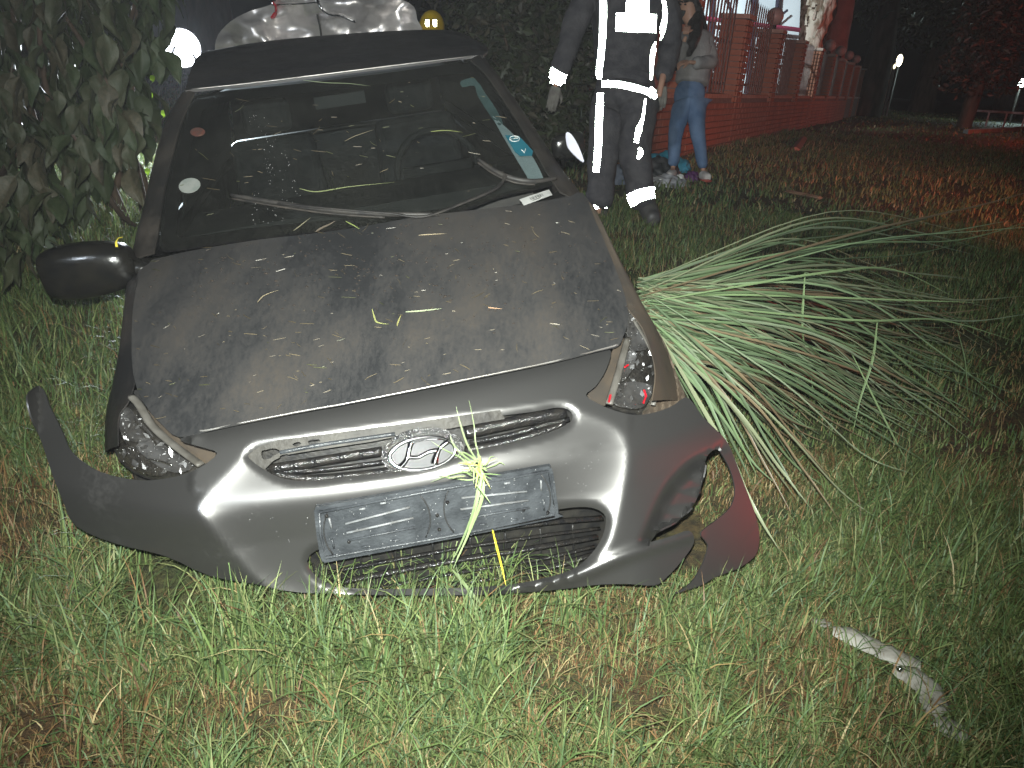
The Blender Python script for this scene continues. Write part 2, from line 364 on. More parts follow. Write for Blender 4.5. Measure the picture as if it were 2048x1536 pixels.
# ================================================================== THE CAR
car = empty('sedan_car', toW((0, 2.2, 0)), 'muddy dark grey sedan nose down in the grass with its front bumper torn loose', 'car')
def zh(x, y):
    t = np.clip((1.12 - y) / .9, -.4, 1.3); t = np.where(t > 0, np.maximum(t, 0) ** 1.25, t * .5)
    return .975 - .245 * t - .055 * (abs(x) / .7) ** 2.6 + .008 * np.exp(-((abs(x) - .42) / .05) ** 2)
HOOD = lambda x, y, z: z - zh(x, y)
def wy(x): return .13 * (abs(x) / .66) ** 2.2
def WS(x, y, z):  # windscreen
    return (y - wy(x) - 1.03) * .53 - (z - .965) * .85 + .02 * np.sin(math.pi * np.clip((z - .97) / .4, 0, 1)) * -1
hline = [(420, 862), (500, 845), (620, 822), (700, 808), (900, 768), (1100, 727), (1200, 702), (1236, 692)]
hood_ol = [(283, 528), (340, 511), (400, 498), (520, 479), (600, 470), (700, 457), (760, 446), (850, 431), (950, 420), (1050, 408), (1120, 396), (1166, 386),
           (1190, 440), (1213, 492), (1236, 550), (1252, 600), (1257, 640), (1247, 672), (1236, 691)] + [(u, v - 2) for u, v in hline[::-1][1:]] + \
          [(357, 873), (322, 847), (292, 812), (270, 765), (263, 700), (266, 620), (275, 565)]
def hood_lift(u, v, off=0.0):
    p = hit(u, v, HOOD)
    if p is None: return None
    return toW(p + np.array([0, 0, off]))
hood = panel('hood', hood_ol, hood_lift, M_hood, car, step=16, thick=.004)
# rolled light edge of the hood lip
P = [hood_lift(u, v - 2, .001) for u, v in [(400, 864)] + hline]
MB().tube(cr(P, 6), .0024, 6).o('hood_edge', M_line, car, True)

# fenders: rows from the cowl to the front, columns hood edge > shoulder > flank
def fender(side, rows, name='fender'):
    R = []
    for (u1, v1, u2, v2, dz) in rows:
        fy = .32 * max(0, v2 - 560) / 230; a = toL(hood_lift(u1, v1)); b = toL(PL(u2, v2, 2, a[2] - dz)); s = 1 if side > 0 else -1
        R.append([toW(a + [-.012 * s, 0, -.006]), toW((a * .62 + b * .38) + [0, 0, -.002]), toW(b), toW(b + [s * .03, fy * .4, -.10]), toW(b + [s * .045, fy * .8, -.26]), toW(b + [s * .03, fy, -.40])])
    V, F = patch(R, 4, 5); return solid(obj(name, V, F, M_fend if side > 0 else M_body, car), .003)
fr = [(1166, 386, 1196, 428, .03), (1213, 492, 1236, 512, .03), (1238, 560, 1266, 570, .035), (1258, 604, 1286, 610, .04), (1292, 648, 1310, 652, .06), (1312, 700, 1334, 704, .10), (1320, 745, 1352, 752, .15), (1314, 795, 1368, 804, .20)]
fl = [(283, 528, 258, 545, .03), (270, 600, 250, 615, .03), (264, 680, 240, 700, .04), (262, 750, 228, 765, .05), (248, 800, 217, 810, .07), (228, 832, 213, 850, .1), (226, 890, 214, 905, .12)]
tag(fender(1, fr), 'mud-caked fender on the picture right'); fender(-1, fl)

# lower body shell (mostly unseen from the front): sides, floor, tail
def shell():
    prof = lambda w, t: [(-w + .1, .20), (-w, .30), (-w - .015, .55), (-w + .01, .78), (-w + t, .93)]
    secs = [(.62, .78, .03, -.22), (1.1, .80, .07, -.02), (1.9, .82, .09, 0), (2.9, .82, .09, .01), (3.7, .80, .11, .02), (4.2, .74, .13, .02), (4.36, .66, .14, -.02)]
    R = []
    for y, w_, t, dz in secs:
        L_ = prof(w_, t); row = [(x, y, z + dz * (z > .7)) for x, z in L_] + [(-x, y, z + dz * (z > .7)) for x, z in L_[::-1]]
        R.append([toW(p) for p in row])
    V = [p for r in R for p in r]; n = len(R[0])
    F = [(i * n + j, i * n + j + 1, (i + 1) * n + j + 1, (i + 1) * n + j) for i in range(len(R) - 1) for j in list(range(4)) + list(range(5, 9))]
    F += [(i * n, (i + 1) * n, (i + 1) * n + n - 1, i * n + n - 1) for i in range(len(R) - 1)]
    m = len(R) - 1; F.append(tuple(m * n + j for j in range(n))); F.append(tuple(range(n))[::-1])
    return V, F
V, F = shell(); obj('body', V, F, M_body, car, False)
# boot deck behind the cabin
V, F = patch([[toW(p) for p in r] for r in ([(-.7, 3.55, .95), (0, 3.55, .99), (.7, 3.55, .95)], [(-.68, 4.0, .95), (0, 4.0, 1.0), (.68, 4.0, .95)], [(-.6, 4.36, .9), (0, 4.36, .96), (.6, 4.36, .9)])], 3, 3)
solid(obj('boot_rim', V, F, M_body, car), .01)
# wheels
for sx in (-1, 1):
    for y in (.83, 3.4):
        r = .29; c = np.array([sx * .74, y, .25]); m = MB()
        P = [toW(c + [sx * d, 0, 0]) for d in (-.1, -.09, .07, .09)]
        m.tube([toW(c + [sx * d, 0, 0]) for d in (-.1, -.085, .065, .09)], [.24, r, r, .25], 28)
        wh = m.o('wheel', M_rub, car, True)
        m = MB().tube([toW(c + [sx * .085, 0, 0]), toW(c + [sx * .1, 0, 0])], [.19, .17], 20)
        m.o('rim', M_chrome, wh)

# cabin: cowl, windscreen, pillars, roof
def ws_lift(u, v, off=0.0):
    p = hit(u, v, WS, t0=1.8, t1=5)
    if p is None: return None
    n = np.array([0, -.53, .85]); return toW(p + n * off)
ws_ol = [(392, 188), (600, 163), (780, 141), (940, 121), (972, 150), (1010, 205), (1050, 268), (1085, 330), (1104, 362), (1090, 372),
         (1000, 392), (930, 418), (870, 436), (780, 447), (680, 456), (560, 470), (450, 484), (350, 499), (322, 497), (318, 470), (328, 400), (345, 320), (368, 240)]
inner = [(425, 205), (600, 184), (780, 162), (925, 143), (952, 156), (1006, 222), (1050, 282), (1082, 332), (1088, 358), (980, 388), (900, 410), (800, 424), (660, 436), (500, 452), (370, 470), (352, 455), (358, 400), (375, 310), (398, 240)]
wsc = panel('windscreen', ws_ol, lambda u, v: ws_lift(u, v), M_glass, car, step=22, thick=0)
panel('windscreen_border', ws_ol, lambda u, v: ws_lift(u, v, -.009), mat('black_glass_border', (.006, .006, .007), .25, c2=(.012, .011, .01), scale=30), car, holes=[inner], step=22, thick=0)
# cowl trough between glass and hood
cow = [(300, 508), (450, 480), (560, 465), (680, 452), (780, 443), (870, 432), (930, 414), (1000, 388), (1095, 366), (1135, 345), (1180, 395), (1160, 400), (1050, 416), (950, 428), (850, 440), (700, 468), (520, 490), (400, 508), (290, 535)]
panel('cowl_panel', cow, lambda u, v: hood_lift(u, v, -.05), M_blk, car, step=12, thick=.004, jag=1)
# roof
def top(u, v, d): return pd(u, v, d)
rr = [[(372, 186, 2.92), (500, 173, 2.96), (660, 152, 3.0), (800, 135, 3.04), (945, 117, 3.10), (966, 116, 3.08)],
      [(378, 160, 3.15), (500, 148, 3.2), (660, 130, 3.24), (800, 114, 3.28), (945, 100, 3.34), (975, 106, 3.30)],
      [(388, 130, 3.5), (500, 118, 3.56), (660, 102, 3.6), (800, 90, 3.64), (930, 82, 3.7), (968, 95, 3.64)],
      [(402, 112, 3.85), (510, 94, 3.9), (660, 78, 3.95), (800, 68, 4.0), (905, 67, 4.04), (950, 84, 3.98)],
      [(420, 106, 4.1), (520, 88, 4.15), (660, 74, 4.2), (800, 65, 4.24), (895, 64, 4.28), (930, 76, 4.2)]]
V, F = patch([[top(*p) for p in r] for r in rr], 5, 5)
M_roof = paint_dirty('roof_paint_dark_reflection', (.035, .035, .038), (.055, .046, .04), .3, .38, .35, scale=3)  # dark reflection on the roof put into its paint colour
solid(obj('roof', V, F, M_roof, car), .01)
P = [pd(u, v, d) + np.array([0, -.006, .003]) for u, v, d in [(385, 180, 2.90), (500, 168, 2.94), (660, 148.5, 2.98), (800, 131, 3.02), (944, 114, 3.08)]]
MB().tube(cr(P, 6), .0024, 6).o('roof_gap_strip', M_line, car, True)
# pillars: inner edge on the glass, outer silhouette, then turning down to the door
def pillar(inn, out, sx):
    R = []
    for (u1, v1), (u2, v2) in zip(inn, out):
        a = toL(ws_lift(u1, v1, .004)); d = (toW(a) - CC) @ _f + .05
        b = toL(pd(u2, v2, d + .03)); R.append([toW(a), toW(a * .5 + b * .5 + [0, -.01, .008]), toW(b), toW(b + [sx * .015, .06, -.05]), toW(b + [sx * -.005, .16, -.09])])
    V, F = patch(R, 3, 5); return solid(obj('pillar', V, F, M_roof2, car), .006)
M_roof2 = paint_dirty('muddy_pillar_paint', (.02, .02, .02), (.045, .036, .028), .4, .4, .5, scale=6)
pillar([(940, 121), (972, 150), (1010, 205), (1050, 268), (1085, 330), (1104, 362), (1120, 385)], [(966, 112), (1000, 155), (1040, 212), (1080, 272), (1125, 340), (1155, 378), (1185, 425)], 1)
pillar([(392, 188), (368, 240), (345, 320), (328, 400), (318, 470), (310, 510)], [(366, 190), (338, 235), (312, 320), (294, 400), (279, 460), (262, 530)], -1)
# doors (flank with glass above) on both sides
for sx in (-1, 1):
    for (y0, y1) in ((1.35, 2.35), (2.37, 3.3)):
        V, F = patch([[toW((sx * x, y, z)) for y in np.linspace(y0, y1, 4)] for x, z in ((.80, .3), (.84, .5), (.83, .75), (.77, .93))], 3, 3)
        dr = solid(obj('door', V, F, M_body, car), .01)
        V, F = patch([[toW((sx * x, y, z)) for y in np.linspace(y0 + k, y1, 3)] for x, z, k in ((.76, .94, .02), (.68, 1.15, .22 if y0 < 2 else 0), (.60, 1.33, .42 if y0 < 2 else 0))], 3, 3)
        solid(obj('door_window', V, F, M_sglass, dr), .004)
    V, F = patch([[toW((sx * x, y, z)) for y in (2.33, 2.39)] for x, z in ((.765, .94), (.685, 1.15), (.60, 1.34))], 2, 3)
    solid(obj('pillar', V, F, M_roof2, car), .01)
    V, F = patch([[toW((sx * .76, 3.3, .94)), toW((sx * .74, 3.75, .95))], [toW((sx * .68, 3.2, 1.15)), toW((sx * .66, 3.5, 1.12))], [toW((sx * .60, 3.1, 1.33)), toW((sx * .56, 3.2, 1.34))]], 3, 3)
    solid(obj('pillar', V, F, M_roof2, car), .01)
V, F = patch([[toW((x, 3.15, 1.33)) for x in (-.55, 0, .55)], [toW((x, 3.65, 1.0)) for x in (-.65, 0, .65)]], 3, 3)
solid(obj('rear_window', V, F, M_sglass, car), .004)
# interior
R_ = [[toW((x, y, z)) for x, z in ((-.72, .92), (-.67, 1.08), (-.575, 1.315), (-.3, 1.345), (.3, 1.345), (.575, 1.315), (.67, 1.08), (.72, .92))] for y in (1.9, 2.4, 3.0)]
R_.append([toW((x * .95, y, z)) for x, y, z in ((-.72, 3.6, .92), (-.67, 3.5, 1.08), (-.575, 3.15, 1.30), (-.3, 3.12, 1.32), (.3, 3.12, 1.32), (.575, 3.15, 1.30), (.67, 3.5, 1.08), (.72, 3.6, .92))])
V, F = patch(R_, 2, 2); n_ = len(V) // 7; F.append(tuple(6 * n_ + k_ for k_ in range(n_))); solid(obj('cabin_light_block', V, F, mat('dark_light_block', (.012, .012, .013), .9, c2=(.02, .02, .02), scale=9), car, False), .006)  # dark shell added inside the cabin to block stray work light
m = MB(); R = CRM
m.box(toW((0, 1.62, .86)), (1.3, .42, .16), R); m.o('dashboard', M_dash, car)
for x in (-.36, .36):
    m = MB(); m.box(toW((x, 2.35, .55)), (.5, .5, .16), R); m.box(toW((x, 2.68, .82)), (.48, .14, .55), R, .85); m.box(toW((x, 2.72, 1.19)), (.24, .09, .16), R)
    solid_ = m.o('seat', M_seat, car); b = solid_.modifiers.new('b', 'BEVEL'); b.width = .04; b.segments = 3
m = MB(); P = [toW((.36 + .18 * math.cos(t), 1.95 + .07 * math.sin(t), .93 + .165 * math.sin(t))) for t in np.linspace(0, 2 * math.pi, 25)]
m.tube(P, .015, 6); m.box(toW((.36, 1.96, .93)), (.3, .05, .06), R); m.o('steering_wheel', M_dash, car, True)
m = MB(); m.box(toW((0, 1.83, 1.285)), (.20, .03, .045), R); m.o('rear_view_mirror', M_ink, car)
# light curved trim strip seen through the glass on the right
tl = [(920, 152), (952, 200), (985, 262), (1018, 318), (1040, 358)]; tr = [(948, 148), (985, 205), (1030, 262), (1072, 312), (1086, 356)]
pan = [(985, 222), (1004, 238), (1030, 262), (1060, 296), (1080, 330), (1088, 356), (1062, 358), (1054, 342), (1038, 316), (1020, 286), (1000, 252)]
panel('pillar_trim', pan, lambda u, v: ws_lift(u, v, -.022), M_trim, car, step=10, thick=.002)
pan = [(922, 152), (950, 147), (970, 176), (990, 205), (1006, 236), (996, 240), (975, 212), (955, 180), (948, 160), (925, 163)]
panel('pillar_trim', pan, lambda u, v: ws_lift(u, v, -.022), mat('dim_trim', (.2, .32, .32), .6, c2=(.12, .2, .2), scale=7), car, step=8, thick=.004)
# stickers on the glass
blue = panel('blue_sticker', [(1010, 272), (1038, 274), (1066, 304), (1064, 313), (1040, 314), (1030, 306)], lambda u, v: ws_lift(u, v, .0045), M_blue, wsc, step=6, thick=.0005, smoothc=1)
P = [ws_lift(1029 + 10 * math.cos(t), 280 + 5.5 * math.sin(t), .006) for t in np.linspace(0, 2 * math.pi, 17)]
MB().tube(P, .0012, 4).o('ring_mark', M_white, wsc)
P = [ws_lift(u, v, .006) for u, v in ((1020, 281), (1036, 279), (1030, 277))]; MB().tube(P, .001, 4).o('ring_mark', M_white, wsc)
P = [ws_lift(u, v, .006) for u, v in ((1043, 302), (1049, 308), (1051, 300))]; MB().tube(P, .0014, 4).o('tick_mark', M_white, wsc)
el = lambda cx, cy, a, b, n=20, rot=0: [(cx + a * math.cos(t) * math.cos(rot) - b * math.sin(t) * math.sin(rot), cy + a * math.cos(t) * math.sin(rot) + b * math.sin(t) * math.cos(rot)) for t in np.linspace(0, 2 * math.pi, n, endpoint=False)]
panel('licence_disc', el(380, 373, 22, 15, rot=-.2), lambda u, v: ws_lift(u, v, .0045), M_disc, wsc, step=6, thick=.0005, smoothc=1)
panel('faded_disc', el(396, 266, 15, 9), lambda u, v: ws_lift(u, v, .0045), mat('faded_red_disc', (.10, .03, .02), .7, c2=(.05, .03, .025), scale=60), wsc, step=6, thick=.0005, smoothc=1)
lab = [(1039, 401), (1098, 381), (1105, 392), (1048, 413)]
L_ = panel('barcode_label', lab, lambda u, v: hood_lift(u, v, .004), M_white, car, step=6, thick=.0008, smoothc=1)
# print on the label: two short rows of black bars
m = MB()
def onlab(a, b, off): 
    u = lab[0][0] * (1 - a) * (1 - b) + lab[1][0] * a * (1 - b) + lab[2][0] * a * b + lab[3][0] * (1 - a) * b
    v = lab[0][1] * (1 - a) * (1 - b) + lab[1][1] * a * (1 - b) + lab[2][1] * a * b + lab[3][1] * (1 - a) * b
    return hood_lift(u, v, .004 + off)
for a in np.arange(.3, .74, .03):
    wdt = random.choice((.008, .014, .02)); b0, b1 = (.3, .72)
    q = [onlab(a, b0, .0012), onlab(a + wdt, b0, .0012), onlab(a + wdt, b1, .0012), onlab(a, b1, .0012)]; m.add(q, [(0, 1, 2, 3)])
m.add([onlab(.33, .78, .0012), onlab(.62, .78, .0012), onlab(.62, .86, .0012), onlab(.33, .86, .0012)], [(0, 1, 2, 3)])
m.o('barcode', M_ink, L_)
# wipers
def wiper(blade, arm, wd=6):
    P = cr([ws_lift(u, v, .018) for u, v in blade], 8); m = MB(); n = len(P)
    m.tube(P, [.0025 + .0038 * math.sin(math.pi * min(1, .15 + .7 * i / n)) for i in range(n)], 6, flat=1.5)
    b = m.o('wiper_arm', M_wiper, car, True)
    P2 = cr([ws_lift(u, v, .008) for u, v in blade[:-1]], 8); MB().tube([p + np.array([0, 0, -.004]) for p in P2], .004, 5).o('rubber_blade', M_rub, b, True)
    P = cr([ws_lift(u, v, .03) for u, v in arm], 8); MB().tube(P, [.005 + .003 * i / len(P) for i in range(len(P))], 6, flat=.6).o('arm', M_wiper, b, True)
wiper([(465, 398), (560, 414), (660, 428), (770, 436), (880, 437)], [(560, 420), (680, 432), (780, 440), (850, 446), (930, 418), (985, 394), (1003, 380)])
wiper([(956, 326), (990, 350), (1030, 366), (1070, 370), (1112, 364)], [(1003, 380), (1010, 366), (1004, 358)])
P = [hood_lift(u, v, .02) for u, v in ((640, 465), (655, 462), (672, 450))]; 
# mirrors
def mirror(c, sx, k_=1.0):
    m = MB(); base = c
    sec = []
    # housing: lofted rounded box, longest sideways
    H = [(-.155, .045, .055), (-.14, .075, .08), (-.06, .095, .095), (.04, .095, .088), (.11, .08, .07), (.135, .045, .045)]
    V = []; F = []; n = 14
    for x, a, h in H:
        for k in range(n):
            t = 2 * math.pi * k / n; cx, cz = math.cos(t), math.sin(t)
            p = np.array([x * 1.0, a * np.sign(cx) * abs(cx) ** .7 * (.9 if cx > 0 else .75), h * np.sign(cz) * abs(cz) ** .7 - .02 * x])
            if sx > 0: p = p * [-k_, k_, k_ * 1.25]
            V.append(toW(base + p))
    for i in range(len(H) - 1):
        for k in range(n): F.append((i * n + k, i * n + (k + 1) % n, (i + 1) * n + (k + 1) % n, (i + 1) * n + k))
    F += [tuple(range(n))[::-1], tuple((len(H) - 1) * n + k for k in range(n))]
    o = obj('wing_mirror', V, F, M_mir, car); s = o.modifiers.new('s', 'SUBSURF'); s.levels = 2; s.render_levels = 2
    m = MB(); m.tube([toW(base + [-sx * .10, .01, -.02]), toW(base + [-sx * .17, .05, -.035]), toW(base + [-sx * .24, .11, -.055])], [.05, .035, .05], 10, flat=.8); m.o('mirror_foot', M_mir, o, True)
    return o
M_mir = mat('wet_black_mirror_shell', (.006, .006, .006), .2, c2=(.012, .011, .009), scale=18, bump=.06, bscale=90)
cl = toL(pd(186, 538, 2.50)); ml = mirror(cl, -1)
P = [pd(u, v, 2.44) for u, v in ((233, 494), (232, 484), (237, 476), (245, 474))]; MB().tube(P, .004, 5, flat=.4).o('yellow_leaf_fragment', mat('yellow_leaf', (.65, .5, .03), .5, c2=(.5, .42, .05), scale=30), ml)
crr = toL(pd(1150, 292, 2.95)); 
mr = mirror(toL(pd(1134, 292, 3.0)), 1, .45)
panel('indicator_cover', [(1132, 266), (1142, 268), (1156, 290), (1168, 322), (1160, 320), (1144, 305), (1134, 290)], lambda u, v: pd(u, v, 2.86), mat('pale_mirror_glass', (.55, .55, .62), .35, c2=(.4, .4, .48), scale=12), mr, step=5, thick=.01)

# crumpled silver boot lid standing up behind the roof
lid_ol = [(430, 100), (436, 70), (462, 42), (500, 22), (545, 8), (560, -12), (600, -22), (680, -26), (760, -16), (805, 0), (828, 14), (834, 38), (840, 66), (760, 78), (640, 92), (520, 108), (440, 118)]
def lid_lift(u, v):
    u = np.asarray(u, float); v = np.asarray(v, float)
    n = np.array([noise.fractal(Vector((a / 95, b / 60, 2.3)), .9, 2.0, 3) * .075 for a, b in zip(np.atleast_1d(u), np.atleast_1d(v))]).reshape(u.shape)
    dent = -.09 * np.exp(-((u - 690) / 55) ** 2 - ((v - 10) / 26) ** 2) + .05 * np.exp(-((u - 560) / 40) ** 2 - ((v - 55) / 30) ** 2) + .04 * np.exp(-((u - 800) / 25) ** 2)
    return pd(u, v, 4.75 - .0016 * (v - 60) * -1 + n + dent)
M_lid = paint_dirty('silver_boot_paint', (.60, .57, .56), (.34, .30, .28), .8, .30, .1, scale=4)
lid = panel('boot_lid', lid_ol, lid_lift, M_lid, car, step=7, thick=.004); tag(lid, 'crumpled silver boot lid raised behind the roof')
P = [lid_lift(u, v) + np.array([0, -.01, 0]) for u, v in ((635, 30), (640, 50), (643, 70), (645, 90))]; MB().tube(P, .006, 5).o('panel_gap', M_ink, lid)
P = [lid_lift(u, v) + np.array([0, -.012, 0]) for u, v in ((546, 4), (553, 14), (552, 26), (545, 38))]; MB().tube(cr(P, 4), [.02] * 12 + [.006], 6, flat=.4).o('lid_red_reflection', M_redrefl, lid)  # red reflection on the lid put in as a red piece
P = [lid_lift(u, v) + np.array([0, -.012, 0]) for u, v in ((634, -10), (640, 12), (658, 28), (684, 32), (712, 44))]
MB().tube(cr(P, 5), .009, 6).o('bent_chrome_strip', M_chrome, lid, True)
P = [lid_lift(u, v) + np.array([0, -.008, 0]) for u, v in ((545, 10), (600, 8), (640, 4))]; MB().tube(cr(P, 4), .005, 6).o('bent_chrome_strip', M_chrome, lid, True)

# ------------------------------------------------------------------ front bumper, torn loose
bump_ol = [(78, 772), (90, 786), (97, 808), (112, 838), (126, 868), (140, 900), (166, 924), (200, 943), (242, 955), (290, 961), (338, 956), (375, 946), (408, 930), (434, 906), (400, 893), (359, 878)]
bump_ol += [(u, v + 2) for u, v in hline[:-1]]
bump_ol += [(1222, 704), (1212, 740), (1192, 772), (1172, 790), (1198, 808), (1232, 822), (1272, 830), (1312, 824), (1346, 811), (1369, 795), (1384, 803), (1410, 838), (1452, 880), (1472, 925), (1491, 975), (1511, 1030), (1519, 1070),
            (1515, 1103), (1500, 1122), (1472, 1139), (1430, 1155), (1402, 1171), (1350, 1188), (1350, 1187), (1382, 1166), (1404, 1131), (1416, 1095), (1411, 1082), (1403, 1064), (1440, 1035), (1463, 1011), (1470, 979), (1461, 940), (1441, 904),
            (1428, 900), (1413, 915), (1409, 940), (1398, 986), (1383, 1015), (1351, 1044), (1320, 1060), (1303, 1082), (1304, 1083), (1340, 1073), (1378, 1061), (1388, 1085), (1362, 1124), (1333, 1155), (1309, 1171), (1254, 1168), (1190, 1170), (1130, 1178),
            (1040, 1186), (960, 1190), (800, 1190), (600, 1185), (510, 1168), (420, 1152), (330, 1112), (230, 1087), (152, 1052), (125, 1000), (105, 950), (85, 890), (62, 830), (55, 795), (64, 780)]
hexp = [(512, 893), (620, 877), (800, 853), (1000, 829), (1118, 812), (1175, 828), (1230, 852), (1254, 885), (1256, 935), (1243, 1000), (1222, 1080), (1185, 1120), (1110, 1158), (1030, 1180), (700, 1215), (540, 1175), (480, 1120), (428, 1060), (398, 1020), (415, 985), (455, 945)]
hexs = [tuple(p) for p in cr(hexp, 3, True)]
gr_hole = [(497, 915), (505, 903), (522, 894), (600, 884), (700, 871), (800, 858), (900, 845), (1000, 832), (1070, 823), (1118, 815), (1140, 822), (1145, 834), (1138, 846), (1100, 864), (1040, 880), (980, 893), (930, 905), (860, 930), (780, 944), (700, 953), (620, 961), (570, 958), (530, 940)]
lo_hole = [(620, 1110), (700, 1085), (1000, 1040), (1110, 1020), (1160, 1014), (1192, 1018), (1211, 1034), (1206, 1070), (1184, 1106), (1146, 1138), (1080, 1158), (1010, 1170), (900, 1176), (700, 1176), (630, 1150)]
rec = [(1449, 884), (1405, 905), (1370, 925), (1330, 965), (1305, 1010), (1290, 1045), (1274, 1088), (1303, 1083), (1320, 1060), (1351, 1044), (1383, 1015), (1398, 986), (1409, 940), (1413, 915), (1428, 900), (1444, 900)]
recs = [tuple(p) for p in cr(rec, 3, True)]
lipl = [(960, 1180), (1040, 1172), (1150, 1152), (1230, 1120), (1270, 1105), (1330, 1085), (1385, 1068)]
crl = [(400, 1020), (520, 1022), (640, 1008), (800, 976), (950, 950), (1100, 922), (1180, 905), (1256, 890)]
headrec = [(60, 780), (100, 860), (150, 935), (240, 1000), (330, 1005), (400, 970), (440, 905), (360, 870), (200, 850)]
gr_hs = [tuple(p) for p in cr(gr_hole, 3, True)]; lo_hs = [tuple(p) for p in cr(lo_hole, 3, True)]
def relief(u, v):
    """height of the moulded ridges, lips and recesses of the cover"""
    Q = np.stack([np.atleast_1d(u), np.atleast_1d(v)], 1).astype(float)
    ins = inpoly(Q, hexs); d = pdist(Q, hexs) * np.where(ins, 1, -1)
    o_ = np.clip(-d, 0, 600); dx = Q[:, 0] - 820; top = (Q[:, 1] < np.interp(Q[:, 0], [400, 512, 1118, 1256], [985, 893, 812, 870])) & (np.abs(dx) < 440)
    slope = np.where(top, .10, np.where(dx < 0, .60, .34))
    r = np.where(ins, .004 - .017 * (1 - np.exp(-np.abs(d) / 40)), .004 - .00108 * slope * (np.sqrt(o_ ** 2 + 64) - 8))
    r += .016 * np.exp(-(pdist(Q, cr(lipl, 6), False) / 12) ** 2)
    r -= np.where(inpoly(Q, recs), .05 * sstep(0, 34, pdist(Q, recs[:19], False)), 0)
    r -= .022 * np.exp(-pdist(Q, hline, False) / 14)
    for h in (gr_hs, lo_hs): r -= .010 * (1 - sstep(0, 12, pdist(Q, h)))
    return r.reshape(np.shape(u))
tpl = [(0, 905), (512, 893), (800, 853), (1118, 812), (1500, 760)]
def bf(x, z):
    zc = .60 - .07 * x; h = z - zc
    f = .03 * (x / .5) ** 2 * (abs(x) < .9) + .52 * np.maximum(h, -.5) + .46 * .022 * np.log(np.cosh(np.clip(h, -1, 1) / .022)) - .1 * np.clip(-h - .1, 0, .5)
    f += .42 * sstep(.12, .5, x) * np.minimum(h, 0)
    return f
def b_lift(u, v, off=0.0):
    r = relief(u, v) + off
    p = hit(u, v, lambda x, y, z: y - bf(x, z) + r, t0=1.0, t1=3.4, n=60)
    return None if p is None else toW(p)
bumper = panel('front_bumper', bump_ol, b_lift, M_bump, car, holes=[gr_hole, lo_hole], step=8, thick=.004)
tag(bumper, 'grey front bumper cover torn loose, right fog lamp corner broken')

# ---- grille parts
def y_lift(off, slope=.12, zc=.55):
    def f(u, v, o=0.0):
        p = hit(u, v, lambda x, y, z: y - (.05 * (x / .5) ** 2 + slope * (z - zc + .07 * x) + off), t0=1.0, t1=3.2, n=40)
        return None if p is None else toW(p + np.array([0, -o, 0]))
    return f
g_back = y_lift(.16, .3, .66); g_mid = y_lift(.115, .3, .66)
def grow(P, k, c=None):
    P = np.array(P, float); c = P.mean(0) if c is None else c; return [tuple(c + (p - c) * k) for p in P]
gb = [(480, 915), (505, 880), (800, 845), (1120, 800), (1165, 825), (1150, 860), (980, 910), (780, 965), (600, 985), (510, 955)]
panel('grille_backing', gb, g_back, M_blk, bumper, step=20)
# broken dusty inner carrier showing along the top of the opening
car_top = [(488, 930), (494, 905), (512, 886), (620, 872), (800, 848), (940, 828), (1000, 820), (1010, 838), (940, 850), (900, 857), (850, 862), (800, 872), (740, 884), (680, 893), (620, 902), (570, 910), (546, 922), (530, 938), (540, 950), (505, 940)]
holes_c = [[(523, 903), (532, 900), (544, 897), (556, 899), (559, 905), (548, 911), (540, 917), (526, 918)], [(585, 888), (597, 884), (602, 888), (592, 893)], [(618, 880), (637, 878), (639, 888), (620, 890)], [(560, 920 - 8), (574, 908), (575, 913), (562, 916)]]
panel('grille_carrier', car_top, y_lift(.075, .5, .68), M_beige, bumper, holes=holes_c, step=8, thick=.004, smoothc=1)
def slat(name, pts, lift, r, m_, flat=1.0, par=bumper): return MB().tube(cr([lift(u, v) for u, v in pts], 6), r, 8, flat=flat).o(name, m_, par, True)
L1 = y_lift(.10, .3, .66); L2 = y_lift(.085, .3, .66)
for pts, r in ([(540, 938), (620, 925), (700, 912), (765, 902)], .012), ([(535, 944), (640, 940), (760, 925), (800, 918)], .006), ([(545, 948), (620, 958), (720, 950), (800, 938), (900, 915)], .011),               ([(930, 866), (1000, 850), (1070, 836), (1130, 826)], .016), ([(940, 885), (1020, 870), (1090, 850), (1138, 838)], .007), ([(930, 900), (1000, 888), (1080, 866), (1130, 848)], .010):
    slat('grille_slat', pts, L1, r, M_blkg)
slat('grille_slat', [(560, 905), (640, 890), (720, 878), (790, 868)], y_lift(.07, .3, .66), .005, M_plate)
# emblem: chrome oval with a slanted H, on a black bezel
EC = (846, 908)
def em_lift(k):
    return y_lift(.055 - k, .55, .66)
bez = el(846, 905, 84, 50, 28, -.12); panel('emblem_bezel', bez, em_lift(0), M_blkg, bumper, step=8, thick=.03, smoothc=1)
ov = [em_lift(.012)(u, v) for u, v in el(845, 907, 66, 32, 36, -.15)]; ov.append(ov[0])
MB().tube(ov, .0042, 8, cap=False).o('emblem_ring', M_chrome, bumper, True)
panel('emblem_plate', el(845, 907, 63, 29, 28, -.15), em_lift(.008), mat('brushed_emblem_field', (.03, .03, .033), .5, .2, c2=(.02, .02, .022), scale=30), bumper, step=8, thick=.002, smoothc=1)
for P_, r in (([(800, 934), (812, 920), (818, 900), (822, 884)], [.009, .007, .006, .008]), ([(868, 928), (872, 912), (880, 896), (896, 882)], [.010, .008, .006, .009]), ([(816, 914), (836, 914), (856, 904), (874, 900)], [.007, .006, .006, .008]), ([(822, 886), (850, 880), (880, 878)], [.003, .002, .003])):
    MB().tube(cr([em_lift(.014)(u, v) for u, v in P_], 5), np.interp(np.linspace(0, 1, 5 * (len(P_) - 1) + 1), np.linspace(0, 1, len(r)), r), 8, flat=.7).o('emblem_letter', M_chrome, bumper, True)
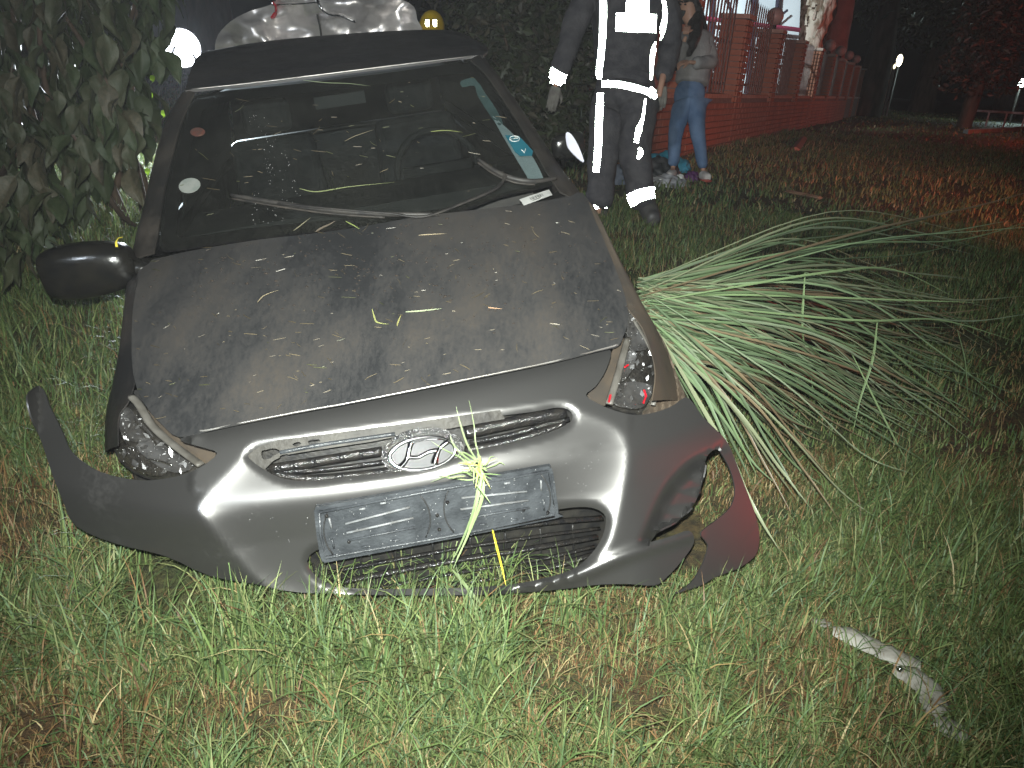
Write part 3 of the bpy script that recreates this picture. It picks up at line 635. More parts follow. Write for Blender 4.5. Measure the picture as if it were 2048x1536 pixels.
# lower grille
lb = [(600, 1100), (800, 1065), (1110, 1005), (1200, 1005), (1225, 1035), (1215, 1080), (1150, 1160), (1010, 1190), (700, 1200), (600, 1180)]
panel('grille_backing', lb, y_lift(.10, -.1, .3), M_blk, bumper, step=20)
for k, (dy, r) in enumerate(((0, .010), (27, .006), (50, .010), (76, .006), (98, .010))):
    pts = [(650 + k * 4, 1118 + dy), (900, 1072 + dy), (1080, 1046 + dy * .95), (1204 - k * 5, 1036 + dy * .75)]
    slat('grille_slat', pts, y_lift(.055, -.1, .3), r, M_blkg, .6)
for u in (720, 790, 865, 940, 1010, 1080, 1145):
    slat('grille_rib', [(u, 1100 - (u - 720) * .12), (u + 4, 1170 - (u - 720) * .05)], y_lift(.075, -.1, .3), .005, M_blk, .6)
# number plate holder
ph = y_lift(-.035, .05, .5)
plq = [(628, 1022), (640, 1014), (660, 1010), (860, 974), (1080, 935), (1098, 934), (1106, 944), (1113, 990), (1117, 1028), (1108, 1038), (880, 1082), (670, 1122), (650, 1124), (640, 1112)]
pho = panel('plate_holder', plq, ph, M_plate, bumper, step=10, thick=.012, smoothc=2)
def pq(a, b):   # a along the holder 0..1, b down 0..1 -> pixel
    t0 = np.array([632, 1018]); t1 = np.array([1102, 935]); b0 = np.array([645, 1120]); b1 = np.array([1116, 1034])
    return tuple((1 - b) * ((1 - a) * t0 + a * t1) + b * ((1 - a) * b0 + a * b1))
def rib(pts, r, m_, name='plate_rib', flat=.8): MB().tube([ph(*pq(a, b), .003) for a, b in pts], r, 6, flat=flat).o(name, m_, bumper, True)
rim = [(.012, .06), (.5, .03), (.985, .05), (.992, .5), (.985, .95), (.5, .97), (.015, .95), (.006, .5), (.012, .06)]
rib(rim, .0045, M_plate, 'plate_holder_edge')
for a0, sgn in ((0, 1), (1, -1)):
    A = lambda a: a0 + sgn * a
    for (a, b, a2, b2, m_) in ((.115, .37, .39, .27, M_plate2), (.115, .55, .40, .49, M_plate2), (.115, .70, .40, .68, M_plate), (.05, .2, .055, .4, M_plate2), (.05, .62, .055, .8, M_plate), (.18, .14, .205, .14, M_plate2), (.27, .10, .295, .10, M_plate2), (.17, .88, .2, .88, M_plate), (.3, .86, .33, .86, M_plate)):
        rib([(A(a), b), (A((a + a2) / 2), (b + b2) / 2), (A(a2), b2)], .0032, m_)
    # arc of the round recess, both sides
    for cx in ((.235,) if True else ()):
        rib([(A(cx + .235 * math.cos(t)), .5 + .95 * math.sin(t) * .9) for t in np.linspace(-.5, .5, 9)], .0022, M_ink, 'moulded_arc')
        rib([(A(cx - .215 * math.cos(t)), .5 + .95 * math.sin(t) * .9) for t in np.linspace(-.5, .5, 9)], .0022, M_ink, 'moulded_arc')
for a, b in ((.5, .52), (.5, .8), (.12, .72), (.04, .15), (.96, .85), (.55, .3), (.86, .72)):
    m = MB(); m.ball(ph(*pq(a, b), .004), .0045, 8); m.o('screw', M_blkg, bumper, True)

# ------------------------------------------------------------------ head lamps
def hl_surf(sx):
    A = np.array([sx * .50, .12, .60]); B = np.array([sx * .78, .64, .82]); Cc = np.array([sx * .80, .34, .56])
    n = np.cross(B - A, Cc - A); n /= np.linalg.norm(n); n *= np.sign(n @ np.array([0, -1, .5]))
    ctr = (A + B + Cc) / 3
    def lift(u, v, off=0.0):
        p = hit(u, v, lambda x, y, z: (x - ctr[0]) * n[0] + (y - ctr[1]) * n[1] + (z - ctr[2]) * n[2] - off, t0=1.0, t1=4, n=60)
        return None if p is None else toW(p)
    return lift
HL = hl_surf(-1); HR_ = hl_surf(1)
M_refl = mat('head_lamp_reflector', (.13, .13, .135), .25, .35, c2=(.05, .048, .048), scale=12, bump=.25, bscale=14)
def bulge(lift, poly, k, base=0.0):
    pp = cr(poly, 3, True)
    def f(u, v):
        Q = np.stack([np.atleast_1d(u), np.atleast_1d(v)], 1).astype(float); d = pdist(Q, pp) * inpoly(Q, pp)
        return lift(u, v, base + (k * np.sqrt(np.clip(d / 28, 0, 1))).reshape(np.shape(u)))
    return f
def headlamp(sx, lift, lens, inner_, strips, dark, balls):
    root = panel('headlight', grow(lens, 1.06), lambda u, v: lift(u, v, -.085), M_blk, car, step=10, thick=.01)
    for q in inner_: 
        panel('reflector', q, bulge(lift, q, -.022, -.004), M_refl, root, step=7, thick=.002)
    for q in dark: panel('lamp_bezel', q, bulge(lift, q, .010, -.014), M_blkg, root, step=7, thick=.002)
    panel('lens', lens, bulge(lift, lens, .025), M_lens, root, step=9, thick=0)
    for pts, r in strips: MB().tube(cr([lift(u, v, .004) for u, v in pts], 5), r, 8, flat=.5).o('lamp_trim', mat('pale_lamp_trim', (.13, .122, .11), .5, c2=(.07, .064, .055), scale=18), root, True)
    for pts, r in balls: MB().tube(cr([lift(u, v, -.004) for u, v in pts], 4), r, 8).o('lamp_chrome_rim', M_chrome, root, True)
    # silvered facets added for sparkle, turned roughly towards the camera
    pp = [tuple(p) for p in grow(lens, .86)]; A = np.array(pp); k = 0
    while k < 34:
        u, v = random.uniform(A[:, 0].min(), A[:, 0].max()), random.uniform(A[:, 1].min(), A[:, 1].max())
        if not inpoly([(u, v)], pp)[0]: continue
        k += 1; c = lift(u, v, -.002); sz = random.uniform(.003, .010); nn = np.array(CC) - c; nn /= np.linalg.norm(nn); nn = nn + rng.normal(0, .33, 3); nn /= np.linalg.norm(nn)
        a_ = np.cross(nn, rng.normal(0, 1, 3)); a_ /= np.linalg.norm(a_); b_ = np.cross(nn, a_)
        solid(obj('sparkle_facet', [c + a_ * sz * 1.5, c + b_ * sz * .6, c - a_ * sz * random.uniform(.5, 1.4), c - b_ * sz * random.uniform(.3, .9)], [(0, 1, 2, 3)], M_facet, root, False), .0008)
    return root
M_facet = mat('silvered_sparkle_facet', (.22, .22, .23), .3, .8, c2=(.09, .09, .09), scale=60)
lens_l = [(234, 812), (252, 808), (272, 818), (292, 846), (325, 882), (362, 912), (400, 938), (385, 950), (340, 960), (290, 952), (252, 930), (232, 900), (226, 850)]
a = headlamp(-1, HL, lens_l, [[(236, 824), (256, 816), (276, 840), (304, 872), (292, 884), (262, 880), (242, 862)], [(272, 892), (310, 880), (345, 906), (384, 932), (352, 944), (312, 928)]],
         [([(262, 792), (280, 812), (302, 848), (335, 880), (372, 908), (402, 930)], .011)], [[(240, 885), (262, 890), (290, 915), (330, 938), (320, 952), (285, 946), (252, 925)]],
         [([(234, 838), (238, 860), (252, 888), (268, 900)], .004), ([(292, 918), (318, 922), (344, 930)], .003), ([(270, 842), (284, 858), (300, 872), (316, 892)], .003)])
tag(a, 'left head lamp in the picture, wet and clouded')
lens_r = [(1260, 608), (1276, 622), (1292, 655), (1306, 700), (1314, 745), (1306, 790), (1294, 822), (1262, 826), (1222, 812), (1232, 770), (1246, 710), (1252, 660)]
a = headlamp(1, HR_, lens_r, [[(1258, 618), (1272, 622), (1284, 640), (1294, 668), (1296, 694), (1274, 700), (1258, 690)], [(1254, 704), (1272, 706), (1262, 742), (1240, 764), (1246, 728)], [(1236, 772), (1262, 764), (1300, 770), (1302, 790), (1284, 814), (1250, 814), (1228, 804)]],
         [([(1256, 676), (1246, 712), (1234, 756), (1218, 808)], .010), ([(1268, 640), (1292, 680), (1310, 720), (1316, 760), (1306, 810)], .007)], [[(1278, 706), (1298, 704), (1302, 740), (1288, 766), (1270, 762), (1266, 745)]],
         [([(1258, 622), (1278, 630), (1290, 652), (1288, 674)], .004), ([(1258, 628), (1270, 618), (1276, 632)], .003)])
tag(a, 'right head lamp in the picture, cracked and streaked with painted red reflections')
for q in ([(1288, 780), (1292, 792), (1287, 806)], [(1221, 790), (1218, 804)], [(1250, 734), (1256, 730)]):
    MB().tube([HR_(u, v, .02) for u, v in q], .003, 5).o('lamp_red_reflection', M_redrefl, a)  # red reflections on the lamp put in as red pieces
# mud-caked wheel-arch liner behind the lamp, visible beside it
liner = [(1296, 640), (1318, 665), (1338, 705), (1356, 755), (1372, 800), (1350, 822), (1310, 836), (1285, 834), (1305, 790), (1316, 745), (1306, 695)]
panel('arch_liner', liner, lambda u, v: HR_(u, v, -.035 + .006 * np.sin(np.asarray(u) * .45)), M_fend, car, step=7, thick=.004)
panel('arch_liner', [(1190, 776), (1212, 742), (1226, 700), (1250, 676), (1236, 740), (1216, 806), (1196, 806), (1176, 790)], lambda u, v: HR_(u, v, -.03), M_fend, car, step=7, thick=.004)
panel('arch_liner', [(357, 876), (385, 886), (430, 905), (405, 930), (380, 915), (340, 885), (300, 850), (286, 812), (305, 830)], lambda u, v: HL(u, v, -.02), M_fend, car, step=7, thick=.004)

# ================================================================== GRASS
PAL_G = np.array([(.115, .165, .055), (.15, .19, .07), (.09, .145, .05), (.18, .20, .085), (.10, .155, .07)])
PAL_D = np.array([(.28, .20, .09), (.22, .13, .06), (.36, .29, .15), (.16, .09, .045)])
def blades(name, base, length, width, lean, az, cols, m_, segs=3, curl=None, parent=None, kind='stuff'):
    """one mesh of n curved, tapering blades; all inputs are arrays"""
    n = len(base); T = np.linspace(0, 1, segs + 1); d = np.stack([np.cos(az), np.sin(az), np.zeros(n)], 1); side = np.stack([-np.sin(az), np.cos(az), np.zeros(n)], 1)
    tw = rng.uniform(-.9, .9, n); side = side * np.cos(tw)[:, None] + d * np.sin(tw)[:, None]
    V = []; cu = np.full(n, 1.0) if curl is None else curl
    for t in T:
        ang = lean * (.25 + .75 * t) + cu * t * t
        # integrate roughly along the arc
        h = length * t * np.cos(np.clip(ang * .62, 0, 2.4)); r = length * t * np.sin(np.clip(ang * .62, 0, 2.4))
        c = base + d * r[:, None]; c[:, 2] += h
        wd = width * (1 - t) ** .6 * (.7 + .6 * t) * .5
        if t < 1: V.append(c - side * wd[:, None]); V.append(c + side * wd[:, None])
        else: V.append(c)
    k = 2 * segs + 1; V = np.stack(V, 1).reshape(-1, 3)
    o0 = np.arange(n)[:, None] * k; tris = []
    for i in range(segs - 1): tris += [[2 * i, 2 * i + 1, 2 * i + 3], [2 * i, 2 * i + 3, 2 * i + 2]]
    tris.append([2 * segs - 2, 2 * segs - 1, 2 * segs]); tris = np.array(tris)
    Fc = (o0[:, :, None] + tris[None]).reshape(-1, 3)
    me = bpy.data.meshes.new(name); me.vertices.add(len(V)); me.vertices.foreach_set('co', V.ravel()); nf = len(Fc)
    me.loops.add(nf * 3); me.loops.foreach_set('vertex_index', Fc.ravel().astype(np.int32)); me.polygons.add(nf)
    me.polygons.foreach_set('loop_start', np.arange(0, nf * 3, 3, dtype=np.int32)); me.polygons.foreach_set('loop_total', np.full(nf, 3, np.int32)); me.update(calc_edges=True)
    ca = me.color_attributes.new('Col', 'FLOAT_COLOR', 'POINT'); c4 = np.ones((len(V), 4)); c4[:, :3] = np.repeat(cols, k, 0); ca.data.foreach_set('color', c4.ravel())
    o = link(name, me, parent, m_, smooth=False)
    if kind: o['kind'] = kind
    return o
M_blade = attrmat('grass_blade', .5, .3, .25)
def nz(x, y, s, o=0.): return np.array([noise.noise(Vector((a * s + o, b * s, o))) for a, b in zip(x, y)])
def colours(n, dry): 
    g = PAL_G[rng.integers(0, len(PAL_G), n)] * rng.uniform(.6, 1.35, (n, 1)); d = PAL_D[rng.integers(0, len(PAL_D), n)] * rng.uniform(.6, 1.3, (n, 1))
    return np.where((rng.random(n) < dry)[:, None], d, g)
def in_car(x, y, z, m=0.0):
    L_ = toL(np.stack([x, y, z], 1)); return (abs(L_[:, 0]) < .80 - m) & (L_[:, 1] > .06 + m) & (L_[:, 1] < 4.3)
def visible(x, y, z, pad=160):
    u, v = proj(np.stack([x, y, z], 1)); near = (u > -pad) & (u < 2048 + pad) & (v < 1536 + 260) & (v > -100)
    return near | ((u > -1500) & (u < 3500) & (v < 2100) & (v > -100) & (rng.random(len(u)) < .4))
def proj(P):
    d = np.asarray(P, float) - CC; z = d @ _f
    return 1024 + FPX * (d @ CR) / z, 768 - FPX * (d @ CU) / z
bare_spots = [pg(1000, 1260), pg(1250, 1220), pg(540, 1420), pg(1130, 1400), pg(870, 1300), pg(1540, 1400), pg(1300, 1450), pg(60, 1440)]
def field(n, x0, x1, y0, y1, l0, l1, w0, w1, tuft=0, dryk=.15, name='grass', bias=1.0, segs=3):
    if tuft:
        k = max(1, n // tuft); cx = rng.uniform(x0, x1, k); cy = y0 + (y1 - y0) * rng.random(k) ** bias
        x = np.repeat(cx, tuft) + rng.normal(0, .018, k * tuft); y = np.repeat(cy, tuft) + rng.normal(0, .018, k * tuft)
    else: x = rng.uniform(x0, x1, n); y = y0 + (y1 - y0) * rng.random(n) ** bias
    z = gh(x, y) - .004; keep = visible(x, y, z) & ~in_car(x, y, z); x, y, z = x[keep], y[keep], z[keep]; m = len(x)
    a = nz(x, y, 1.9, 3.1); b = nz(x, y, 6.0, 7.7)
    spot = np.zeros(m)
    for p in bare_spots: spot = np.maximum(spot, np.exp(-((x - p[0]) ** 2 + (y - p[1]) ** 2) / .085 ** 2))
    dens = np.clip(.95 + 1.1 * a + .5 * b - .7 * spot, .3, 1); keep = rng.random(m) < dens
    x, y, z, a, b, spot = [q[keep] for q in (x, y, z, a, b, spot)]; m = len(x)
    le = rng.uniform(l0, l1, m) ** 1 * (.75 + .5 * np.clip(a + .5, 0, 1)) * (1 - .5 * spot)
    dry = np.clip(dryk + .5 * np.clip(-a - .05, 0, 1) * 2 + .6 * spot, 0, .9)
    short = rng.random(m) < dry
    uu, vv = proj(np.stack([x, y, z], 1)); low_ = inpoly(np.stack([uu, vv], 1), [(1130, 1010), (1560, 1000), (1600, 1120), (1540, 1215), (1380, 1225), (1200, 1215)])
    le = np.where(low_, np.minimum(le, .05) * .8, le)
    col = colours(m, dry)
    return blades(name, np.stack([x, y, z], 1), le * np.where(short, .7, 1), rng.uniform(w0, w1, m), np.abs(rng.normal(.45, .35, m)), rng.uniform(0, 2 * math.pi, m), col, M_blade, segs, curl=np.abs(rng.normal(.7, .6, m)))
g1 = field(290000, -2.7, 3.2, .7, 2.5, .035, .10, .002, .0042, 0, .25)
tag(g1, kind='stuff')
g2 = field(40000, -2.7, 3.3, .75, 2.4, .08, .20, .003, .0062, 9, .06, segs=5)
g3 = field(170000, -5.2, 6.2, 2.2, 6.2, .04, .10, .004, .008, 0, .14, bias=1.1)
g4 = field(110000, -8, 14, 6.0, 16, .05, .10, .009, .02, 0, .2, bias=1.2)
g5 = field(40000, -14, 50, 15.5, 50, .06, .12, .03, .06, 0, .25, bias=1.3, segs=2)
# taller tufts standing against the bumper
pts = []
for _ in range(70):
    u = random.uniform(425, 1020); v = random.uniform(1165, 1230); p = pg(u, v); 
    for _ in range(random.randint(5, 10)): pts.append(p + np.array([random.gauss(0, .014), random.gauss(-.01, .012), 0]))
for _ in range(26):
    u = random.uniform(90, 430); v = random.uniform(1090, 1150); p = pg(u, v)
    for _ in range(6): pts.append(p + np.array([random.gauss(0, .02), random.gauss(0, .02), 0]))
for _ in range(30):
    u = random.uniform(1000, 1500); v = random.uniform(1240, 1290); p = pg(u, v)
    for _ in range(5): pts.append(p + np.array([random.gauss(0, .02), random.gauss(0, .02), 0]))
pts = np.array(pts); n = len(pts)
blades('grass', pts, rng.uniform(.07, .24, n), rng.uniform(.0035, .0065, n), np.abs(rng.normal(.25, .3, n)), rng.uniform(0, 6.28, n), colours(n, .05) * 1.1, M_blade, 6, curl=np.abs(rng.normal(.6, .5, n)))
pts = []
for _ in range(150):
    x0, y0 = random.uniform(-.62, .04), random.uniform(1.27, 1.41)
    for _ in range(random.randint(5, 9)): x, y = x0 + random.gauss(0, .014), y0 + random.gauss(0, .012); pts.append((x, y, float(gh(x, y))))
pts = np.array(pts); n = len(pts)
blades('grass', pts, rng.uniform(.14, .29, n), rng.uniform(.0035, .007, n), np.abs(rng.normal(.2, .25, n)), rng.uniform(0, 6.28, n), colours(n, .06), M_blade, 6, curl=np.abs(rng.normal(.5, .45, n)))
# taller grass along the left side under the shrub
pts = np.stack([rng.uniform(-3.6, -1.35, 9000), rng.uniform(2.0, 6.5, 9000), np.zeros(9000)], 1); pts[:, 2] = gh(pts[:, 0], pts[:, 1]); n = len(pts); k = ~in_car(*pts.T); pts = pts[k]; n = len(pts)
blades('grass', pts, rng.uniform(.10, .26, n), rng.uniform(.004, .008, n), np.abs(rng.normal(.3, .3, n)), rng.uniform(0, 6.28, n), colours(n, .04), M_blade, 4, curl=np.abs(rng.normal(.8, .5, n)))

# ---- big uprooted clump of long grass beside the fender
M_long = attrmat('long_grass_leaf', .4, .45, .25)
def longblade(P, w_, col, parent, name='long_leaf'):
    P = cr(P, 6); n = len(P); V = []; F = []; sdir = None
    for i, p in enumerate(P):
        d = P[min(i + 1, n - 1)] - P[max(i - 1, 0)]; d /= np.linalg.norm(d) + 1e-9
        s_ = np.cross(d, np.array([.3 * w_[1], -.55, .8])); s_ /= np.linalg.norm(s_) + 1e-9
        wd = w_[0] * .5 * min(1, .45 + 2.5 * i / n) * (1 - (i / (n - 1)) ** 3) + .0002
        up = np.cross(s_, d) * wd * .35
        V += [p - s_ * wd, p - up, p + s_ * wd]
    for i in range(n - 1): a = 3 * i; F += [(a, a + 1, a + 4, a + 3), (a + 1, a + 2, a + 5, a + 4)]
    me = mesh(name, V, F); ca = me.color_attributes.new('Col', 'FLOAT_COLOR', 'POINT'); ca.data.foreach_set('color', np.tile([*col, 1.0], len(V)))
    return V, F, me
clump = empty('long_grass_clump', pg(1300, 640), 'fan of long cut green reed grass spilling from beside the right fender', 'reed grass')
stV = []; stF = []; stC = []
NB = 420
for i in range(NB):
    q = random.random() ** 1.35                      # 0 top of the fan, 1 bottom
    su, sv = 1272 + 26 * random.random() + 70 * q ** 2, 566 + 175 * q + random.uniform(-16, 16)
    ang = -.05 + .74 * q ** 1.1 + random.gauss(0, .17); Ln = random.uniform(240, 740) * (1.1 - .5 * q) * (1 if random.random() < .85 else 1.2)
    eu = su + Ln * math.cos(ang); ev = sv + Ln * math.sin(ang) * .95 + 20
    droop = random.uniform(-40, 110) * (Ln / 600)
    if ev + droop > 900 or (eu - 1290) * .85 < ev + droop - 640: continue
    if random.random() < .12: eu, ev = su + Ln * .75 * math.cos(ang), ev + random.uniform(90, 230)
    d0 = 2.35 + random.uniform(-.03, .1); g = pg(min(eu, 2150), ev + droop, .03); dg = (g - CC) @ _f; d1 = min(dg - random.uniform(.0, .35), 3.4)
    A = pd(su, sv, d0); B = pd(eu, ev + droop, max(d1, 1.9)); mu, mv = su + (eu - su) * .5, sv + (ev - sv) * .5 - abs(droop) * .45 - 10
    Mi = pd(mu, mv, (d0 * .5 + max(d1, 1.9) * .5) - random.uniform(0, .12)); M2 = pd(su + (eu - su) * .8, sv + (ev - sv) * .8 + droop * .25, d0 * .2 + max(d1, 1.9) * .8)
    for pt in (A, Mi, M2, B): pt[2] = max(pt[2], gh(pt[0], pt[1]) + .012)
    c = np.array(random.choice([(.19, .27, .15), (.22, .31, .17), (.15, .22, .11), (.25, .31, .20), (.25, .28, .17)])) * random.uniform(.5, 1.2)
    if random.random() < .08 + .2 * q: c = np.array((.26, .20, .12)) * random.uniform(.6, 1)
    V, F, me = longblade([A, Mi, M2, B], (random.uniform(.005, .0135), random.uniform(-1, 1)), c, clump)
    if i < 400: link('long_leaf', me, clump, M_long)
    else:
        n0 = len(stV); stV += V; stF += [tuple(k + n0 for k in f) for f in F]; stC += [[*c, 1.0]] * len(V)
me = mesh('long_leaves', stV, stF); ca = me.color_attributes.new('Col', 'FLOAT_COLOR', 'POINT'); ca.data.foreach_set('color', np.array(stC).ravel())
o = link('long_leaves', me, clump, M_long); tag(o, kind='stuff')
# a few single long blades arching highest in the picture
for P_ in ([(1350, 560, 2.5), (1420, 535, 2.6), (1500, 508, 2.8), (1575, 480, 3.0)], [(1300, 590, 2.4), (1500, 590, 2.5), (1800, 600, 2.7), (1960, 605, 2.8)], [(1290, 600, 2.4), (1700, 640, 2.5), (1880, 640, 2.7), (2040, 685, 2.8)],
           [(1610, 545, 2.6), (1605, 660, 2.6), (1620, 740, 2.7), (1630, 810, 2.75)], [(1755, 640, 2.6), (1745, 720, 2.6), (1720, 800, 2.6), (1705, 870, 2.6)], [(1915, 660, 2.7), (1930, 720, 2.75), (1935, 780, 2.8), (1940, 820, 2.85)],
           [(1700, 700, 2.6), (1780, 860, 2.6), (1820, 930, 2.65), (1845, 935, 2.7)], [(1320, 600, 2.35), (1650, 545, 2.5), (1790, 540, 2.7), (1920, 600, 2.8)]):
    c = np.array((.22, .31, .15)) * random.uniform(.8, 1.1)
    V, F, me = longblade([pd(*q) for q in P_], (.009, .5), c, clump); link('long_leaf', me, clump, M_long)

# ---- tuft lying over the bumper
tuft = empty('grass_tuft', b_lift(960, 930), 'green grass tuft hanging over the number plate holder', 'grass')
for P_, w_ in (([(962, 925), (965, 990), (940, 1060), (905, 1140)], .008), ([(960, 930), (950, 1010), (925, 1080), (900, 1130)], .006), ([(966, 935), (955, 1000), (935, 1070), (912, 1120)], .005),
               ([(905, 1140), (930, 1170), (955, 1200), (985, 1222)], .008), ([(958, 935), (920, 905), (905, 885), (900, 870)], .005), ([(960, 930), (935, 890), (920, 845), (912, 812)], .004), ([(965, 930), (952, 890), (948, 850), (938, 800)], .003),
               ([(955, 945), (920, 915), (890, 900), (862, 882)], .003), ([(960, 950), (930, 945), (900, 950), (860, 965)], .003), ([(962, 940), (990, 930), (1000, 925), (1010, 930)], .003), ([(960, 930), (945, 915), (925, 905), (915, 915)], .005),
               ([(960, 950), (940, 960), (900, 955), (870, 950)], .003), ([(963, 945), (975, 925), (980, 915), (990, 912)], .003), ([(985, 1060), (995, 1100), (1005, 1140), (1012, 1172)], .005)):
    c = (.62, .50, .05) if P_[0][0] == 985 else np.array((.26, .34, .16)) * random.uniform(.6, 1.1)
    o_ = [b_lift(u, v, .055 if v > 905 else .03) for u, v in P_]; o_ = [p if p is not None and not np.isnan(p).any() else pd(u, v, 1.6) for p, (u, v) in zip(o_, P_)]
    V, F, me = longblade(o_, (w_, 0), c, tuft); link('grass_leaf', me, tuft, M_long)
for _ in range(26):
    u, v = 955 + random.gauss(0, 10), 935 + random.gauss(0, 12); a_ = random.uniform(0, 6.28); l = random.uniform(15, 48)
    o_ = [pd(u + math.cos(a_) * l * k, v + math.sin(a_) * l * k + 6 * k * k, 1.63 - .01 * k) for k in (0, .4, .7, 1)]
    V, F, me = longblade(o_, (random.uniform(.002, .0045), 0), np.array(random.choice([(.26, .34, .14), (.4, .4, .08), (.18, .26, .1)])), tuft); link('grass_leaf', me, tuft, M_long)

# ---- straw, clippings and mud bits on bonnet and glass
def scatter(name, n, poly, lift, lrange, wrange, pal, m_, clampz=.003):
    V = []; F = []; C = []; k = 0; A = np.array(poly); x0, y0 = A.min(0); x1, y1 = A.max(0)
    while k < n:
        u, v = random.uniform(x0, x1), random.uniform(y0, y1)
        if not inpoly([(u, v)], poly)[0] or nz([u / 100], [v / 100], 1.3, 5)[0] + random.gauss(0, .25) < -.1: continue
        k += 1; a_ = random.gauss(0, .5) if random.random() < .75 else random.uniform(0, 3.14); l = random.uniform(*lrange) * random.random() ** .8 + 2; l2 = l / 2; cv = random.uniform(-.2, .2) * l
        P_ = [lift(u + math.cos(a_) * t * l2 - math.sin(a_) * cv * (1 - t * t), v + math.sin(a_) * t * l2 * .8, clampz) for t in (-1, -.3, .3, 1)]
        if any(p is None for p in P_): continue
        wd = random.uniform(*wrange); c = random.choice(pal); f_ = random.uniform(.6, 1.1); n0 = len(V)
        for i, p in enumerate(P_):
            d = P_[min(i + 1, 3)] - P_[max(i - 1, 0)]; s_ = np.cross(d, _f); s_ /= np.linalg.norm(s_) + 1e-9; q = wd * (1 if i in (1, 2) else .4)
            V += [p - s_ * q, p + s_ * q + np.array([0, 0, .0008])]; C += [[c[0] * f_, c[1] * f_, c[2] * f_, 1]] * 2
        for i in range(3): F.append((n0 + 2 * i, n0 + 2 * i + 1, n0 + 2 * i + 3, n0 + 2 * i + 2))
    me = mesh(name, V, F); ca = me.color_attributes.new('Col', 'FLOAT_COLOR', 'POINT'); ca.data.foreach_set('color', np.array(C).ravel())
    return tag(link(name, me, None, m_), kind='stuff')
PALS = [(.14, .11, .065), (.11, .085, .05), (.09, .07, .04), (.18, .145, .09), (.085, .09, .04)]
tag(scatter('straw_bits', 250, hood_ol, hood_lift, (4, 30), (.0003, .0007), PALS, M_long), 'small pale straw bits strewn over the muddy hood', 'straw')
tag(scatter('straw_bits', 75, inner, lambda u, v, o: ws_lift(u, v, .006), (4, 30), (.0003, .0008), PALS, M_long), 'small pale straw bits stuck on the dark windscreen', 'straw')
M_mud = mat('wet_mud_bit', (.02, .014, .01), .7, c2=(.04, .028, .02), scale=60)
m = MB(); 
for _ in range(420):
    for _t in range(20):
        u, v = random.gauss(760, 260), random.gauss(535, 55)
        if inpoly([(u, v)], hood_ol)[0]: break
    p = hood_lift(u, v, .0012)
    if p is None: continue
    r = random.uniform(.0009, .0032) * (1.5 if random.random() < .1 else 1); m.ball(p, r, 5, (1.5, 1, .6))
o = m.o('mud_specks', M_mud, None, True); tag(o, 'tiny dark mud specks across the rear half of the hood', 'mud', kind='stuff')
# larger single blades lying on the car
for lab_, lift, pts, w_, c in (
    ('pale green blade lying flat at the middle of the hood', hood_lift, [(812, 628), (840, 626), (860, 624), (884, 621)], .005, (.42, .48, .30)),
    ('bent yellow-green stalk on the hood left of the flat blade', hood_lift, [(745, 622), (752, 645), (760, 650), (780, 653)], .004, (.40, .42, .16)),
    ('short dry stalk standing beside the bent stalk on the hood', hood_lift, [(795, 656), (797, 648), (800, 640), (803, 634)], .004, (.38, .36, .14)),
    ('tan straw high on the hood below the wiper', hood_lift, [(838, 474), (855, 473), (872, 472), (893, 471)], .004, (.44, .36, .24)),
    ('small orange straw on the right half of the hood', hood_lift, [(977, 619), (985, 620), (995, 621), (1005, 622)], .004, (.50, .32, .20)),
    ('long green blade on the glass above the left wiper', ws_lift, [(600, 380), (635, 386), (700, 376), (790, 367)], .004, (.30, .34, .16)),
    ('long thin grass blade across the top of the windscreen', ws_lift, [(607, 163), (650, 168), (700, 170), (742, 175)], .004, (.28, .33, .20)),
    ('short green blade high on the right of the windscreen', ws_lift, [(862, 266), (880, 264), (900, 264), (925, 267)], .004, (.34, .38, .14)),
    ('thin straw on the lower left corner of the windscreen', ws_lift, [(588, 464), (600, 455), (610, 447), (622, 438)], .003, (.30, .27, .18)),
    ('green stem under the left wiper at the windscreen foot', ws_lift, [(692, 445), (705, 452), (712, 456), (722, 462)], .004, (.30, .36, .12)),
    ('slanted straw near the middle of the windscreen', ws_lift, [(690, 285), (710, 275), (730, 268), (748, 262)], .003, (.26, .22, .15)),
    ('long pale straw curving across the left hood', hood_lift, [(515, 610), (525, 598), (540, 590), (558, 584)], .003, (.34, .28, .18)),
    ('twig lying at the windscreen foot left of centre', ws_lift, [(632, 466), (645, 458), (658, 452), (672, 444)], .008, (.16, .13, .10))):
    V, F, me = longblade([lift(u, v, .006) for u, v in pts], (w_, 0), c, None); o = link('straw_blade', me, None, M_long); tag(o, lab_, 'straw', 'loose blades on the car')

